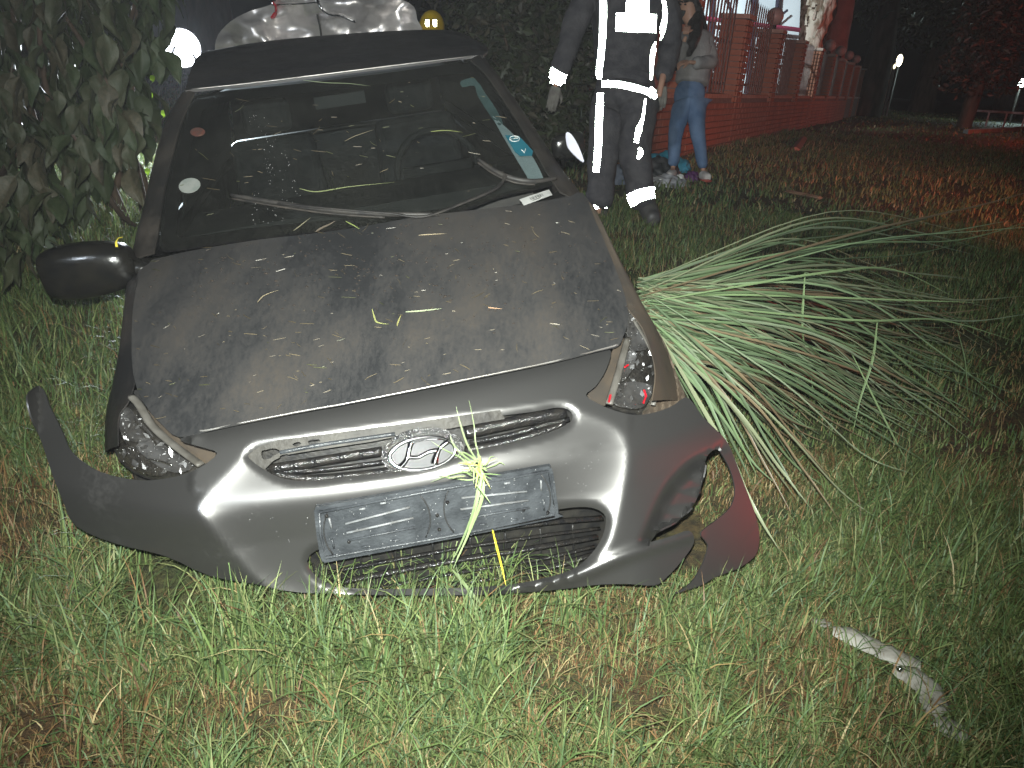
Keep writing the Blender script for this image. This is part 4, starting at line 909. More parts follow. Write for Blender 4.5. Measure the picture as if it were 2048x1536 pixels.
# ================================================================== PEOPLE
def evalmesh(o, name):
    bpy.context.view_layer.update(); dg = bpy.context.evaluated_depsgraph_get(); me = bpy.data.meshes.new_from_object(o.evaluated_get(dg)); me.name = name
    old = o.data; bpy.data.objects.remove(o); bpy.data.meshes.remove(old); return me
def skin(name, J, E, m_, parent, root, sub=2, folds=0.0, fscale=9.0):
    """one continuous skinned surface through joints J{name:(point, radius or (rx,ry))}"""
    ks = list(J); me = bpy.data.meshes.new(name); me.from_pydata([tuple(map(float, J[k][0])) for k in ks], [(ks.index(a), ks.index(b)) for a, b in E], [])
    o = bpy.data.objects.new(name, me); COL.objects.link(o); o.modifiers.new('k', 'SKIN').use_smooth_shade = True
    lay = me.skin_vertices[0].data
    for i, k in enumerate(ks):
        r = J[k][1]; lay[i].radius = r if isinstance(r, tuple) else (r, r); lay[i].use_root = (k == root)
    sm = o.modifiers.new('s', 'SUBSURF'); sm.levels = sub; sm.render_levels = sub
    me2 = evalmesh(o, name)
    if folds:
        for v in me2.vertices:
            n = noise.fractal(v.co * fscale, .8, 2.1, 4) + .7 * math.sin(v.co.z * 46 + 6 * noise.noise(v.co * 4)) * noise.noise(v.co * 5 + Vector((3, 1, 2))); v.co += v.normal * n * folds
    return link(name, me2, parent, m_)
def bvh_of(objs):
    V = []; F = []
    for o in objs:
        n = len(V); l = wloc(o); V += [v.co + l for v in o.data.vertices]; F += [tuple(i + n for i in p.vertices) for p in o.data.polygons]
    return BVHTree.FromPolygons(V, F)
def strip(name, pts, width, bv, m_, parent, off=.006, lat=5, th=0):
    """tape following the cloth: pixel centre line, pixel widths"""
    C = cr([np.array(p, float) for p in pts], 8); n = len(C); Wd = np.interp(np.linspace(0, 1, n), np.linspace(0, 1, len(width)), width) if hasattr(width, '__len__') else np.full(n, width)
    V = []; ok = []
    for i, c in enumerate(C):
        d = C[min(i + 1, n - 1)] - C[max(i - 1, 0)]; d /= np.linalg.norm(d) + 1e-9; nn = np.array([-d[1], d[0]])
        for k in np.linspace(-.5, .5, lat):
            u, v = c + nn * k * Wd[i]; _, e = ray(u, v); e = e / np.linalg.norm(e)
            h = bv.ray_cast(Vector(CC), Vector(e))
            if h[0] is None: V.append((0, 0, 0)); ok.append(False)
            else: V.append(tuple(h[0] + h[1].normalized() * off * (1 if h[1].dot(Vector(e)) < 0 else -1))); ok.append(True)
    F = []
    for i in range(n - 1):
        for k in range(lat - 1):
            q = (i * lat + k, i * lat + k + 1, (i + 1) * lat + k + 1, (i + 1) * lat + k)
            if all(ok[j] for j in q) and max((Vector(V[q[0]]) - Vector(V[j])).length for j in q) < .12: F.append(q)
    used = sorted({i for f in F for i in f}); mp = {a: b for b, a in enumerate(used)}
    if not F: return None
    o = obj(name, [V[i] for i in used], [tuple(mp[i] for i in f) for f in F], m_, parent); return solid(o, .002, 0)
def hand(name, wrist, d, nrm, size, curl, m_, parent, side=1):
    d = np.array(d, float); d /= np.linalg.norm(d); nrm = np.array(nrm, float); nrm -= d * (nrm @ d); nrm /= np.linalg.norm(nrm); s_ = np.cross(d, nrm) * side; wr = np.array(wrist, float); m = MB()
    P = lambda a, b, c=0: wr + size * (d * a + s_ * b + nrm * c)
    for k, b in enumerate((-.16, -.055, .05, .15)):
        m.tube([P(-.02, b * .55), P(.2, b * .85), P(.44, b)], [size * .095, size * .085, size * .06], 8, flat=1.1)
        L_ = (.40, .47, .44, .34)[k]; p = P(.44, b); ang = .15; pts = [p]
        for f in (.45, .3, .25): ang += curl; p = p + size * L_ * f * (d * math.cos(ang) - nrm * math.sin(ang)); pts.append(p)
        m.tube(pts, [size * .056, size * .052, size * .046, size * .032], 7)
    m.tube([P(.08, -.14), P(.24, -.27, -.05), P(.36, -.31, -.12), P(.45, -.30, -.17)], [size * .07, size * .06, size * .052, size * .035], 7)
    o = m.o(name, m_, parent, True); r = o.modifiers.new('r', 'REMESH'); r.mode = 'VOXEL'; r.voxel_size = size * .022; r.use_smooth_shade = True
    return o
def helmet(c, up, m_, parent, r=.15, comb=True):
    c = np.array(c, float); m = MB(); V = []; n = 20
    for i, (h, k) in enumerate(((-.02, 1.42), (-.03, 1.25), (0, 1.02), (.05, 1.0), (.10, .86), (.14, .62), (.165, .3), (.172, .05))):
        for j in range(n):
            t = 2 * math.pi * j / n; V.append(c + np.array([math.cos(t) * r * .82 * k, math.sin(t) * r * k * (1.0), h * r / .15]))
    F = [(i * n + j, i * n + (j + 1) % n, (i + 1) * n + (j + 1) % n, (i + 1) * n + j) for i in range(7) for j in range(n)]; F.append(tuple(7 * n + j for j in range(n)))
    o = obj('helmet', V, F, m_, parent); solid(o, .005)
    if not comb: return o
    P = [c + np.array([0, math.cos(t) * r * 1.0, .02 + math.sin(t) * r * 1.12 * 1.05]) for t in np.linspace(.1, math.pi - .1, 14)]; MB().tube(P, .012, 6).o('helmet_comb', m_, o, True)
    return o

# ---- firefighter walking away beside the car (head above the picture)
D = 5.6
ffloc = pg(1255, 440); ff = empty('person', ffloc, 'person in charcoal firefighting suit with bright reflective strips, back turned, walking beside the car', 'person')
def q(u, v, d): return pd(u, v, d)
J = dict(pel=(q(1250, 165, D), (.17, .13)), wa=(q(1252, 110, D), (.155, .115)), ch=(q(1255, 15, D), (.19, .125)), ne=(q(1252, -60, D + .02), .065), he=(q(1250, -92, D + .05), .085), ht=(q(1250, -128, D + .06), .09), top=(q(1250, -150, D + .06), .06),
         sl=(q(1180, -28, D), .075), el=(q(1146, 62, D), .055), wl=(q(1114, 160, D - .05), .038), hl=(q(1106, 190, D - .05), .03), sr=(q(1325, -28, D), .075), er=(q(1342, 75, D + .05), .055), wr=(q(1322, 172, D - .1), .038), hr=(q(1318, 195, D - .1), .03),
         pl=(q(1220, 185, D), .10), kl=(q(1206, 300, D - .02), .07), al=(q(1200, 398, D), .048), fl=(q(1197, 425, D), .03), tl=(q(1194, 426, D + .12), .02),
         pr=(q(1284, 185, D), .10), kr=(q(1268, 295, D - .12), .07), ar=(q(1290, 398, D), .048), fr=(q(1296, 422, D), .03), tr=(q(1300, 431, D - .05), .02))
E_ = [('pel', 'wa'), ('wa', 'ch'), ('ch', 'ne'), ('ne', 'he'), ('he', 'ht'), ('ht', 'top'), ('ch', 'sl'), ('sl', 'el'), ('el', 'wl'), ('wl', 'hl'), ('ch', 'sr'), ('sr', 'er'), ('er', 'wr'), ('wr', 'hr'),
      ('pel', 'pl'), ('pl', 'kl'), ('kl', 'al'), ('al', 'fl'), ('fl', 'tl'), ('pel', 'pr'), ('pr', 'kr'), ('kr', 'ar'), ('ar', 'fr'), ('fr', 'tr')]
J = {k: (p, (r if k in ('ne', 'he', 'ht', 'top') else tuple(x * .6 for x in r) if isinstance(r, tuple) else r * .6)) for k, (p, r) in J.items()}
skin('body', J, E_, M_skin, ff, 'pel')
JJ = dict(hem=(q(1250, 205, D), (.235, .19)), pel=(q(1250, 160, D), (.235, .19)), wa=(q(1252, 100, D), (.225, .18)), ch=(q(1256, 20, D), (.245, .19)), nk=(q(1254, -38, D), .13), n2=(q(1252, -62, D), .10),
          sl=(q(1188, -25, D), .12), ml=(q(1158, 25, D), .105), el=(q(1142, 75, D), .09), fl=(q(1122, 135, D - .04), .075), wl=(q(1112, 172, D - .05), .068),
          sr=(q(1322, -25, D), .12), mr=(q(1340, 25, D), .10), er=(q(1344, 78, D + .05), .085), wr=(q(1326, 160, D - .06), .07))
jacket = skin('jacket', JJ, [('hem', 'pel'), ('pel', 'wa'), ('wa', 'ch'), ('ch', 'nk'), ('nk', 'n2'), ('ch', 'sl'), ('sl', 'ml'), ('ml', 'el'), ('el', 'fl'), ('fl', 'wl'), ('ch', 'sr'), ('sr', 'mr'), ('mr', 'er'), ('er', 'wr')], M_suit, ff, 'wa', 3, .013)
JJ = dict(p=(q(1250, 150, D), (.20, .16)), pel=(q(1250, 185, D), (.205, .165)), pl=(q(1222, 220, D), .165), tl=(q(1212, 270, D), .13), kl=(q(1205, 315, D - .03), .115), cl=(q(1203, 360, D), .11), al=(q(1200, 420, D), .105),
          pr=(q(1278, 220, D - .04), .165), tr=(q(1272, 265, D - .08), .13), kr=(q(1270, 310, D - .12), .12), cr_=(q(1277, 355, D - .06), .115), ar=(q(1290, 420, D), .10))
trous = skin('trousers', JJ, [('p', 'pel'), ('pel', 'pl'), ('pl', 'tl'), ('tl', 'kl'), ('kl', 'cl'), ('cl', 'al'), ('pel', 'pr'), ('pr', 'tr'), ('tr', 'kr'), ('kr', 'cr_'), ('cr_', 'ar')], M_suit, ff, 'pel', 3, .014)
boots = []
for a_, b_, c_ in ((q(1200, 405, D), q(1196, 438, D + .02), q(1190, 432, D + .26)), (q(1290, 402, D), q(1299, 428, D - .01), q(1309, 441, D - .13))):
    bo = skin('boot', dict(a=(a_, .07), b=(b_, .072), c=(c_, .058)), [('a', 'b'), ('b', 'c')], M_boot, ff, 'b', 3); boots.append(bo)
hand('glove', q(1112, 176, D - .06), pd(1100, 225, D - .05) - pd(1112, 176, D - .06), (0, -1, 0), .20, .28, M_glove, ff, 1)
hand('glove', q(1324, 175, D - .08), pd(1322, 225, D - .08) - pd(1324, 175, D - .08), (0, -1, 0), .19, .3, M_glove, ff, -1)
helmet(q(1250, -135, D + .05), None, mat('yellow_helmet', (.6, .45, .02), .35, c2=(.5, .36, .02), scale=10), ff)
bv = bvh_of([jacket, trous])
for pts, wd in (([(1206, -20), (1207, 30), (1205, 90), (1198, 158)], (13, 13, 12, 12)), ([(1205, 168), (1240, 170), (1275, 178), (1296, 185)], (13, 12, 12, 12)), ([(1202, 186), (1199, 240), (1197, 290), (1193, 344)], (13, 14, 13, 12)),
                ([(1322, -20), (1331, 30), (1322, 70), (1305, 105), (1301, 160)], (8, 9, 12, 9, 4)), ([(1290, 198), (1285, 235), (1277, 262), (1272, 286)], (3, 5, 11, 8)), ([(1278, 296), (1281, 306), (1276, 318)], (5, 11, 6)),
                ([(1098, 145), (1112, 155), (1129, 160)], (26, 26, 22)), ([(1296, 182), (1305, 188), (1313, 194)], (17, 17, 14)), ([(1258, 402), (1282, 390), (1310, 384)], (26, 24, 22)), ([(1184, 418), (1200, 424), (1216, 420)], (20, 22, 14))):
    strip('reflective_strip', pts, wd, bv, M_retro, ff)
strip('back_patch', [(1232, 45), (1270, 46), (1312, 48)], (36, 38, 36), bv, M_retro, ff, lat=6)
strip('back_patch', [(1252, 12), (1275, 12), (1298, 12)], (34, 36, 34), bv, M_retro, ff, lat=6)
for pts in ([(1153, 226), (1156, 213)], [(1161, 236), (1163, 215)], [(1160, 178), (1160, 182)]):
    MB().tube([q(u, v, D - .12) for u, v in pts], .004, 5).o('buckle_wire', M_chrome, ff)

# ---- woman on the phone in front of the wall
D = 7.0
wo = empty('person', pg(1385, 352), 'person with long dark hair and dark mask in grey sweatshirt and blue jeans', 'person')
M_sweat = mat('grey_sweatshirt', (.20, .19, .19), .9, c2=(.26, .25, .24), scale=10, bump=.4, bscale=50)
M_jean = mat('faded_blue_jeans', (.07, .125, .23), .85, c2=(.125, .195, .32), scale=7, bump=.3, bscale=90)
M_hair = mat('dark_hair', (.012, .009, .008), .45, c2=(.025, .018, .014), scale=40, stretch=(6, 6, 1), bump=.5)
J = dict(pel=(q(1381, 178, D), (.135, .105)), wa=(q(1386, 135, D), (.11, .085)), ch=(q(1392, 88, D), (.135, .10)), ne=(q(1386, 52, D - .02), .05), he=(q(1376, 28, D - .04), (.07, .08)), ht=(q(1374, 8, D - .04), (.075, .085)), top=(q(1376, -8, D - .02), .055),
         sl=(q(1370, 70, D - .1), .05), el=(q(1356, 118, D - .22), .042), wl=(q(1372, 72, D - .26), .028), sr=(q(1416, 72, D + .03), .055), er=(q(1424, 128, D - .05), .045), wr=(q(1376, 124, D - .24), .028),
         pl=(q(1364, 192, D), .09), kl=(q(1352, 262, D - .03), .058), al=(q(1346, 338, D), .036), tl=(q(1338, 350, D - .12), .03), pr=(q(1392, 192, D), .09), kr=(q(1394, 262, D - .05), .058), ar=(q(1407, 342, D), .036), tr=(q(1417, 352, D - .08), .03))
E_ = [('pel', 'wa'), ('wa', 'ch'), ('ch', 'ne'), ('ne', 'he'), ('he', 'ht'), ('ht', 'top'), ('ch', 'sl'), ('sl', 'el'), ('el', 'wl'), ('ch', 'sr'), ('sr', 'er'), ('er', 'wr'), ('pel', 'pl'), ('pl', 'kl'), ('kl', 'al'), ('al', 'tl'), ('pel', 'pr'), ('pr', 'kr'), ('kr', 'ar'), ('ar', 'tr')]
J = {k: (p, (r if k in ('ne', 'he', 'ht', 'top') else tuple(x * .6 for x in r) if isinstance(r, tuple) else r * .6)) for k, (p, r) in J.items()}
skin('body', J, E_, M_skin, wo, 'pel')
JJ = dict(hem=(q(1383, 172, D), (.165, .13)), wa=(q(1388, 128, D), (.165, .13)), ch=(q(1393, 88, D), (.165, .13)), nk=(q(1390, 60, D), .075),
          sl=(q(1368, 76, D - .08), .075), el=(q(1355, 120, D - .2), .07), wl=(q(1369, 82, D - .26), .05), sr=(q(1414, 80, D + .02), .08), er=(q(1424, 126, D - .03), .078), wr=(q(1388, 125, D - .20), .055))
sw = skin('sweatshirt', JJ, [('hem', 'wa'), ('wa', 'ch'), ('ch', 'nk'), ('ch', 'sl'), ('sl', 'el'), ('el', 'wl'), ('ch', 'sr'), ('sr', 'er'), ('er', 'wr')], M_sweat, wo, 'wa', 3, .009)
JJ = dict(p=(q(1382, 155, D), (.14, .11)), pel=(q(1380, 178, D), (.15, .12)), pl=(q(1366, 206, D), .115), kl=(q(1352, 262, D - .03), .07), al=(q(1346, 336, D), .050), pr=(q(1391, 206, D), .115), kr=(q(1395, 262, D - .05), .07), ar=(q(1407, 340, D), .050))
skin('jeans', JJ, [('p', 'pel'), ('pel', 'pl'), ('pl', 'kl'), ('kl', 'al'), ('pel', 'pr'), ('pr', 'kr'), ('kr', 'ar')], M_jean, wo, 'pel', 3, .005)
M_shoe = mat('white_trainer', (.6, .58, .55), .6, c2=(.45, .4, .38), scale=12)
for a_, b_ in ((q(1346, 346, D + .03), q(1337, 353, D - .14)), (q(1404, 350, D + .03), q(1417, 355, D - .13))):
    sh = skin('shoe', dict(a=(a_, .045), m=(a_ * .5 + b_ * .5, .045), b=(b_, .036)), [('a', 'm'), ('m', 'b')], M_shoe, wo, 'm', 3)
    MB().tube([a_ + [0, 0, -.035], b_ + [0, 0, -.03]], .04, 8, flat=.35).o('sole', mat('red_sole', (.4, .08, .05), .6, c2=(.3, .06, .05), scale=9), sh, True)
# hair falling forward over the shoulder, mask, ear/eye detail, phone and hands
HC = q(1376, 12, D - .04)
V = []; F = []; n = 18
skin('hair', dict(a=(HC + [-.01, .02, .085], .06), b=(HC + [.045, .03, .03], .085), c=(HC + [.075, .0, -.08], .075), d=(q(1392, 62, D - .12), .06), e=(q(1384, 90, D - .2), .05), f=(q(1374, 112, D - .24), .028)), [('a', 'b'), ('b', 'c'), ('c', 'd'), ('d', 'e'), ('e', 'f')], M_hair, wo, 'b', 3, .008, 30)
skin('hair', dict(a=(HC + [-.05, .0, .06], .035), b=(HC + [-.02, -.03, .085], .04), c=(HC + [.03, -.04, .05], .04)), [('a', 'b'), ('b', 'c')], M_hair, wo, 'b', 2)
skin('hair', dict(a=(HC + [.07, .06, .02], .06), b=(q(1402, 50, D + .06), .06), c=(q(1408, 85, D - .06), .03)), [('a', 'b'), ('b', 'c')], M_hair, wo, 'b', 2)
M_mask = mat('dark_face_mask', (.02, .022, .022), .8, c2=(.035, .035, .035), scale=20)
skin('face_mask', dict(a=(HC + [-.05, -.035, -.035], .045), b=(HC + [-.04, -.02, -.085], .052), c=(HC + [.0, 0, -.10], .045)), [('a', 'b'), ('b', 'c')], M_mask, wo, 'b', 2)
for dx, dy in ((-.076, -.035), (-.04, -.078)):
    MB().ball(HC + [dx, dy, .005], .011, 8, (1, 1, .7)).o('eye', M_ink, wo, True)
    MB().tube([HC + [dx - .004, dy, .026], HC + [dx + .018, dy - .012, .028]], .004, 5).o('eyebrow', M_hair, wo, True)
hand('hand', q(1372, 66, D - .27), pd(1380, 30, D - .2) - pd(1372, 66, D - .27), (-.3, -1, 0), .15, .35, M_skin, wo, -1)
hand('hand', q(1376, 124, D - .25), pd(1352, 128, D - .27) - pd(1376, 124, D - .25), (0, -.4, 1), .15, .5, M_skin, wo, 1)
ph_ = empty('phone', q(1344, 122, D - .3), 'small dark phone with a lit edge held low in the hand of the masked person', 'phone')
m = MB(); m.box(q(1345, 124, D - .3), (.08, .012, .15), RY @ RZ); b = m.o('phone_body', M_blkg, ph_); b.modifiers.new('b', 'BEVEL').width = .005
m = MB(); m.box(q(1346, 120, D - .313), (.055, .004, .014)); m.o('screen', mat('lit_screen', (.9, .9, .9), .5, c2=(.8, .8, .8), emit=(.9, .95, 1), estr=1.0), ph_)

# ---- third person far behind the car, only the yellow helmet shows
D = 8.3
hp = pd(864, 44, D); gz_ = float(gh(hp[0], hp[1])); th = empty('person', (hp[0], hp[1], gz_), 'person in yellow helmet with two bright square reflectors, mostly hidden behind the car roof', 'person')
h = hp[2] - gz_; X, Y = hp[0], hp[1]; k = h / 1.75
def t3(x, z, y=0): return np.array([X + x * k, Y + y, gz_ + z * k])
J = dict(pel=(t3(0, .95), (.16, .12)), ch=(t3(0, 1.35), (.19, .13)), ne=(t3(0, 1.53), .06), he=(t3(0, 1.64), .085), top=(t3(0, 1.74), .08), sl=(t3(-.19, 1.42), .09), el=(t3(-.27, 1.15), .07), wl=(t3(-.25, .9, -.1), .05), sr=(t3(.19, 1.42), .09), er=(t3(.27, 1.15), .07), wr=(t3(.25, .9, -.1), .05),
         pl=(t3(-.1, .88), .11), kl=(t3(-.12, .5), .08), al=(t3(-.12, .08), .06), fl=(t3(-.13, .05, -.16), .05), pr=(t3(.1, .88), .11), kr=(t3(.12, .5), .08), ar=(t3(.12, .08), .06), fr=(t3(.13, .05, -.16), .05))
skin('body', J, [('pel', 'ch'), ('ch', 'ne'), ('ne', 'he'), ('he', 'top'), ('ch', 'sl'), ('sl', 'el'), ('el', 'wl'), ('ch', 'sr'), ('sr', 'er'), ('er', 'wr'), ('pel', 'pl'), ('pl', 'kl'), ('kl', 'al'), ('al', 'fl'), ('pel', 'pr'), ('pr', 'kr'), ('kr', 'ar'), ('ar', 'fr')], M_suit, th, 'pel', 2)
for sx in (-1, 1): hand('hand', t3(sx * .25, .88, -.1), (0, -.1, -1), (0, -1, 0), .17, .3, M_skin, th, sx)
M_yh = mat('yellow_helmet_shell', (.75, .5, .01), .4, c2=(.65, .42, .01), scale=10)
helmet(hp + [0, 0, -.07], None, M_yh, th, .165, False)
M_retroY = retro('yellow_white_reflector', (1, .95, .55))
for u in (855, 870):
    pan = [(u - 5, 38), (u + 4, 38), (u + 5, 46), (u + 4, 54), (u - 4, 53), (u - 6, 46)]
    panel('helmet_reflector', pan, lambda a, b: pd(a, b, D - .19), M_retroY, th, step=3, thick=.004, smoothc=2)
    P = [pd(a, b, D - .195) for a, b in pan + pan[:1]]; MB().tube(P, .006, 5).o('reflector_edge', M_blk, th)

# ================================================================== THINGS LYING ABOUT
def crumple(name, c, size, m_, amp=.35, fs=3.0, seed=0, sub=4, parent=None):
    bm = bmesh.new(); bmesh.ops.create_icosphere(bm, subdivisions=sub, radius=1); c = Vector(c)
    for v in bm.verts:
        p = v.co.copy(); r = 1 + amp * noise.fractal(p * fs + Vector((seed, 0, 0)), .9, 2.1, 4) + amp * .5 * abs(noise.noise(p * fs * 2 + Vector((seed, 5, 0))))
        v.co = Vector((p.x * size[0] * r, p.y * size[1] * r, max(-.2, p.z) * size[2] * r)) + c
    me = bpy.data.meshes.new(name); bm.to_mesh(me); bm.free(); return link(name, me, parent, m_)
M_bluec = mat('bright_blue_cloth', (.03, .26, .42), .6, c2=(.05, .34, .5), scale=9, bump=.5, bscale=30)
M_dkbag = mat('dark_bag_nylon', (.03, .035, .04), .5, c2=(.06, .06, .065), scale=9, bump=.6, bscale=25)
M_clear = mat('crinkled_clear_plastic', (.45, .45, .47), .12, c2=(.16, .16, .17), scale=16, bump=.9, bscale=18)
M_purple = mat('purple_bag_cloth', (.12, .03, .13), .6, c2=(.08, .02, .09), scale=9)
for nm, uv, sz, m_, lab_, cat_ in (('jacket', (1335, 342), (.20, .16, .15), M_bluec, 'crumpled bright blue jacket on top of the pile by the jeans', 'jacket'),
                              ('bag', (1318, 352), (.17, .14, .14), M_dkbag, 'dark nylon bag slumped under the blue jacket', 'bag'),
                              ('plastic_bag', (1335, 372), (.17, .10, .08), M_clear, 'crinkled clear plastic bag with white things inside in front of the dark bag', 'plastic bag'),
                              ('towel', (1358, 368), (.055, .06, .07), M_white, 'small white cloth bundle beside the clear plastic bag', 'cloth'),
                              ('handbag', (1384, 362), (.07, .08, .075), M_purple, 'small purple handbag beside the white shoe', 'bag'),
                              ('bag', (1234, 366), (.12, .10, .13), mat('grey_blue_bag', (.10, .12, .17), .7, c2=(.14, .16, .2), scale=9, bump=.4), 'grey blue bag standing on the grass between the firefighter legs', 'bag')):
    p = pg(*uv); o = crumple(nm, p + [0, .02, sz[2] * .12], sz, m_, .3, 2.6, uv[0] % 17); tag(o, lab_, cat_)
# folds of the blue jacket reaching left
p = pg(1312, 340); o = crumple('sleeve', p + [0, .02, .06], (.13, .08, .09), M_bluec, .4, 4, 3, parent=bpy.data.objects['jacket.001'] if 'jacket.001' in bpy.data.objects else None)
if o.parent is None: tag(o, 'blue jacket sleeve left of the pile', 'jacket')
# offcuts on the lawn
def plank(name, a, b, w_, t_, m_, lab_, cat_):
    a = pg(*a) + [0, 0, .03]; b = pg(*b) + [0, 0, .05]; m = MB(); m.tube([a, (a + b) / 2, b], [w_, w_, w_ * .9], 4, flat=t_); o = m.o(name, m_, None); bv_ = o.modifiers.new('b', 'BEVEL'); bv_.width = .004; return tag(o, lab_, cat_)
M_wood = mat('split_pale_wood', (.35, .24, .15), .7, c2=(.22, .14, .09), scale=12, bump=.4)
plank('brick_fragment', (1590, 303), (1606, 282), .07, .5, mat('broken_face_brick', (.4, .15, .09), .8, c2=(.3, .2, .15), scale=14, bump=.4), 'broken pale red brick fragment tipped up on the lawn near the wall', 'brick')
plank('timber_offcut', (1574, 390), (1638, 408), .045, .4, M_wood, 'split pale timber offcut lying on the lawn right of the jeans', 'wood')
# broken grey plastic trim in the grass, lower right
M_gp = mat('dirty_grey_plastic', (.26, .25, .22), .55, c2=(.14, .13, .11), scale=18, bump=.3)
def trough(name, line, wid, m_, lab_, cat_, lift_=.05, parent=None):
    C = cr([pg(u, v, lift_) for u, v in line], 6); n = len(C); V = []; k = 7
    for i, c in enumerate(C):
        d = C[min(i + 1, n - 1)] - C[max(i - 1, 0)]; d /= np.linalg.norm(d); s_ = np.cross(d, [0, 0, 1.0]); s_ /= np.linalg.norm(s_); w_ = np.interp(i / (n - 1), np.linspace(0, 1, len(wid)), wid)
        for t in np.linspace(-1.35, 1.35, k): V.append(c + s_ * math.sin(t) * w_ + np.array([0, 0, 1.0]) * (math.cos(t) - .3) * w_ * .8 + .004 * np.array([noise.noise(Vector((i * .9, t * 2, 1))), 0, noise.noise(Vector((i * .7, t * 3, 4)))]))
    F = [(i * k + j, i * k + j + 1, (i + 1) * k + j + 1, (i + 1) * k + j) for i in range(n - 1) for j in range(k - 1)]
    o = solid(obj(name, V, F, m_, parent), .003); 
    return tag(o, lab_, cat_) if lab_ else o
t1 = trough('trim_piece', [(1665, 1262), (1700, 1272), (1750, 1296), (1800, 1318), (1842, 1332)], [.018, .030, .030, .028, .016], M_gp, 'long grey plastic trim piece lying in the grass at the lower right', 'car trim')
MB().ball(pg(1838, 1318, .055), .010, 10, (1, 1, .5)).o('clip_hole', M_ink, t1, True)
t2 = trough('trim_piece', [(1785, 1340), (1822, 1352), (1856, 1378), (1868, 1410), (1860, 1430)], [.018, .032, .034, .028, .012], M_gp, 'cracked speckled grey plastic trim piece beside the long one, bent downwards', 'car trim', .04)
MB().ball(pg(1800, 1338, .06), .008, 8).o('clip', M_chrome, t2, True)
t3_ = trough('trim_piece', [(1865, 1445), (1890, 1452), (1915, 1466), (1932, 1482)], [.012, .028, .030, .014], M_gp, 'lowest grey plastic trim fragment sunk in the grass by the corner', 'car trim', .03)
t4 = trough('bracket', [(1878, 1372), (1888, 1390), (1896, 1410), (1905, 1424)], [.010, .022, .024, .012], M_blk, 'small torn black plastic bracket beside the cracked trim', 'car trim', .02)
t5 = trough('trim_shard', [(1625, 1238), (1645, 1246), (1662, 1250)], [.006, .016, .010], M_gp, 'small grey shard at the upper end of the long trim piece', 'car trim', .03)

# ================================================================== BRICK WALL WITH PILLARS
def brickmat(name, a, b): return mat(name, a, .8, c2=b, scale=2.3, detail=9, ramp=(.3, .7), bump=.25, bscale=80)
M_brick = brickmat('red_face_brick', (.34, .15, .085), (.22, .11, .07)); M_mort = mat('grey_mortar', (.20, .18, .16), .95, c2=(.13, .12, .11), scale=30)
M_cop = mat('pale_brick_coping', (.42, .36, .30), .8, c2=(.3, .24, .2), scale=12, bump=.3)
GZ = .5; Aw = pg(1415, 297); _, vd = ray(1862, 203); dW = np.array([vd[0], vd[1], 0]); dW /= np.linalg.norm(dW); nW = np.array([dW[1], -dW[0], 0])
ROT = np.stack([dW, -nW, np.array([0, 0, 1.0])], 1)
SP = 2.75; WH, PH, PW = .66, 1.66, .36
def wp(s_, n=0.0, z=0.0): return np.array([Aw[0], Aw[1], GZ - .03]) + dW * s_ + nW * n + np.array([0, 0, z])
# place pillar one so that it projects at the pixel of the photographed one
best = min(np.arange(-1, 4, .02), key=lambda t: abs(proj(wp(t, 0, 1.0))[0] - 1484)); S0 = best
wall = empty('brick_wall', wp(S0), 'long low red brick boundary wall with brick pillars running away behind the people', 'wall')
m = MB(); NP = 17; first = -2
START = S0 - SP * 1.55
s_a, s_b = START, S0 + SP * (NP + 1)
m.box(wp((s_a + s_b) / 2, -PW / 2 + .02, WH / 2), (s_b - s_a, PW - .12, WH), ROT); m.o('wall_core', M_mort, wall)
BR = bpy.data.meshes.new('brick'); bm = bmesh.new(); bmesh.ops.create_cube(bm, size=1); bmesh.ops.scale(bm, vec=(.218, .09, .062), verts=bm.verts); bmesh.ops.bevel(bm, geom=bm.edges, offset=.004, segments=1); bm.to_mesh(BR); bm.free(); BR.materials.append(M_brick)
BRs = [(f[:]) for f in [p.vertices for p in BR.polygons]]; BRv = [np.array(v.co) for v in BR.vertices]
Rq = Matrix([list(r) for r in ROT]).to_quaternion(); cnt = [0]; rest = MB(); ROT2 = np.stack([nW, dW, np.array([0, 0, 1.0])], 1); Rq2 = Matrix([list(r) for r in ROT2]).to_quaternion()
def brick(c, turned=False, sx=1.0, single=True):
    c = c + nW * random.uniform(-.002, .003)
    if single and cnt[0] < 296:
        cnt[0] += 1; o = bpy.data.objects.new('brick', BR); COL.objects.link(o); o.rotation_mode = 'QUATERNION'; o.rotation_quaternion = Rq2 if turned else Rq; o.scale = (sx, 1, 1); o.location = Vector(c); set_parent(o, wall)
    else:
        r = ROT2 if turned else ROT; rest.add([c + r @ (v * [sx, 1, 1]) for v in BRv], BRs)
CO_ = .075
def pillar_bricks(s0, single):
    for k in range(int(PH / CO_)):
        z = .04 + k * CO_
        # face towards the viewer (end face), half bond, and face towards the lawn
        if k % 2:
            brick(wp(s0 - PW / 2 + .02, -.11, z), True, 1, single); brick(wp(s0 - PW / 2 + .02, -.29, z), True, .62, single)
            brick(wp(s0 - PW / 2 + .12, -.03, z), False, .95, single); brick(wp(s0 + .14, -.03, z), False, .6, False)
        else:
            brick(wp(s0 - PW / 2 + .02, -.075, z), True, .62, single); brick(wp(s0 - PW / 2 + .02, -.255, z), True, 1, single)
            brick(wp(s0 - PW / 2 + .10, -.03, z), False, .62, single); brick(wp(s0 + .07, -.03, z), False, 1, False)
M_pal = mat('dull_steel_palisade', (.16, .13, .12), .5, .3, c2=(.10, .07, .06), scale=9)
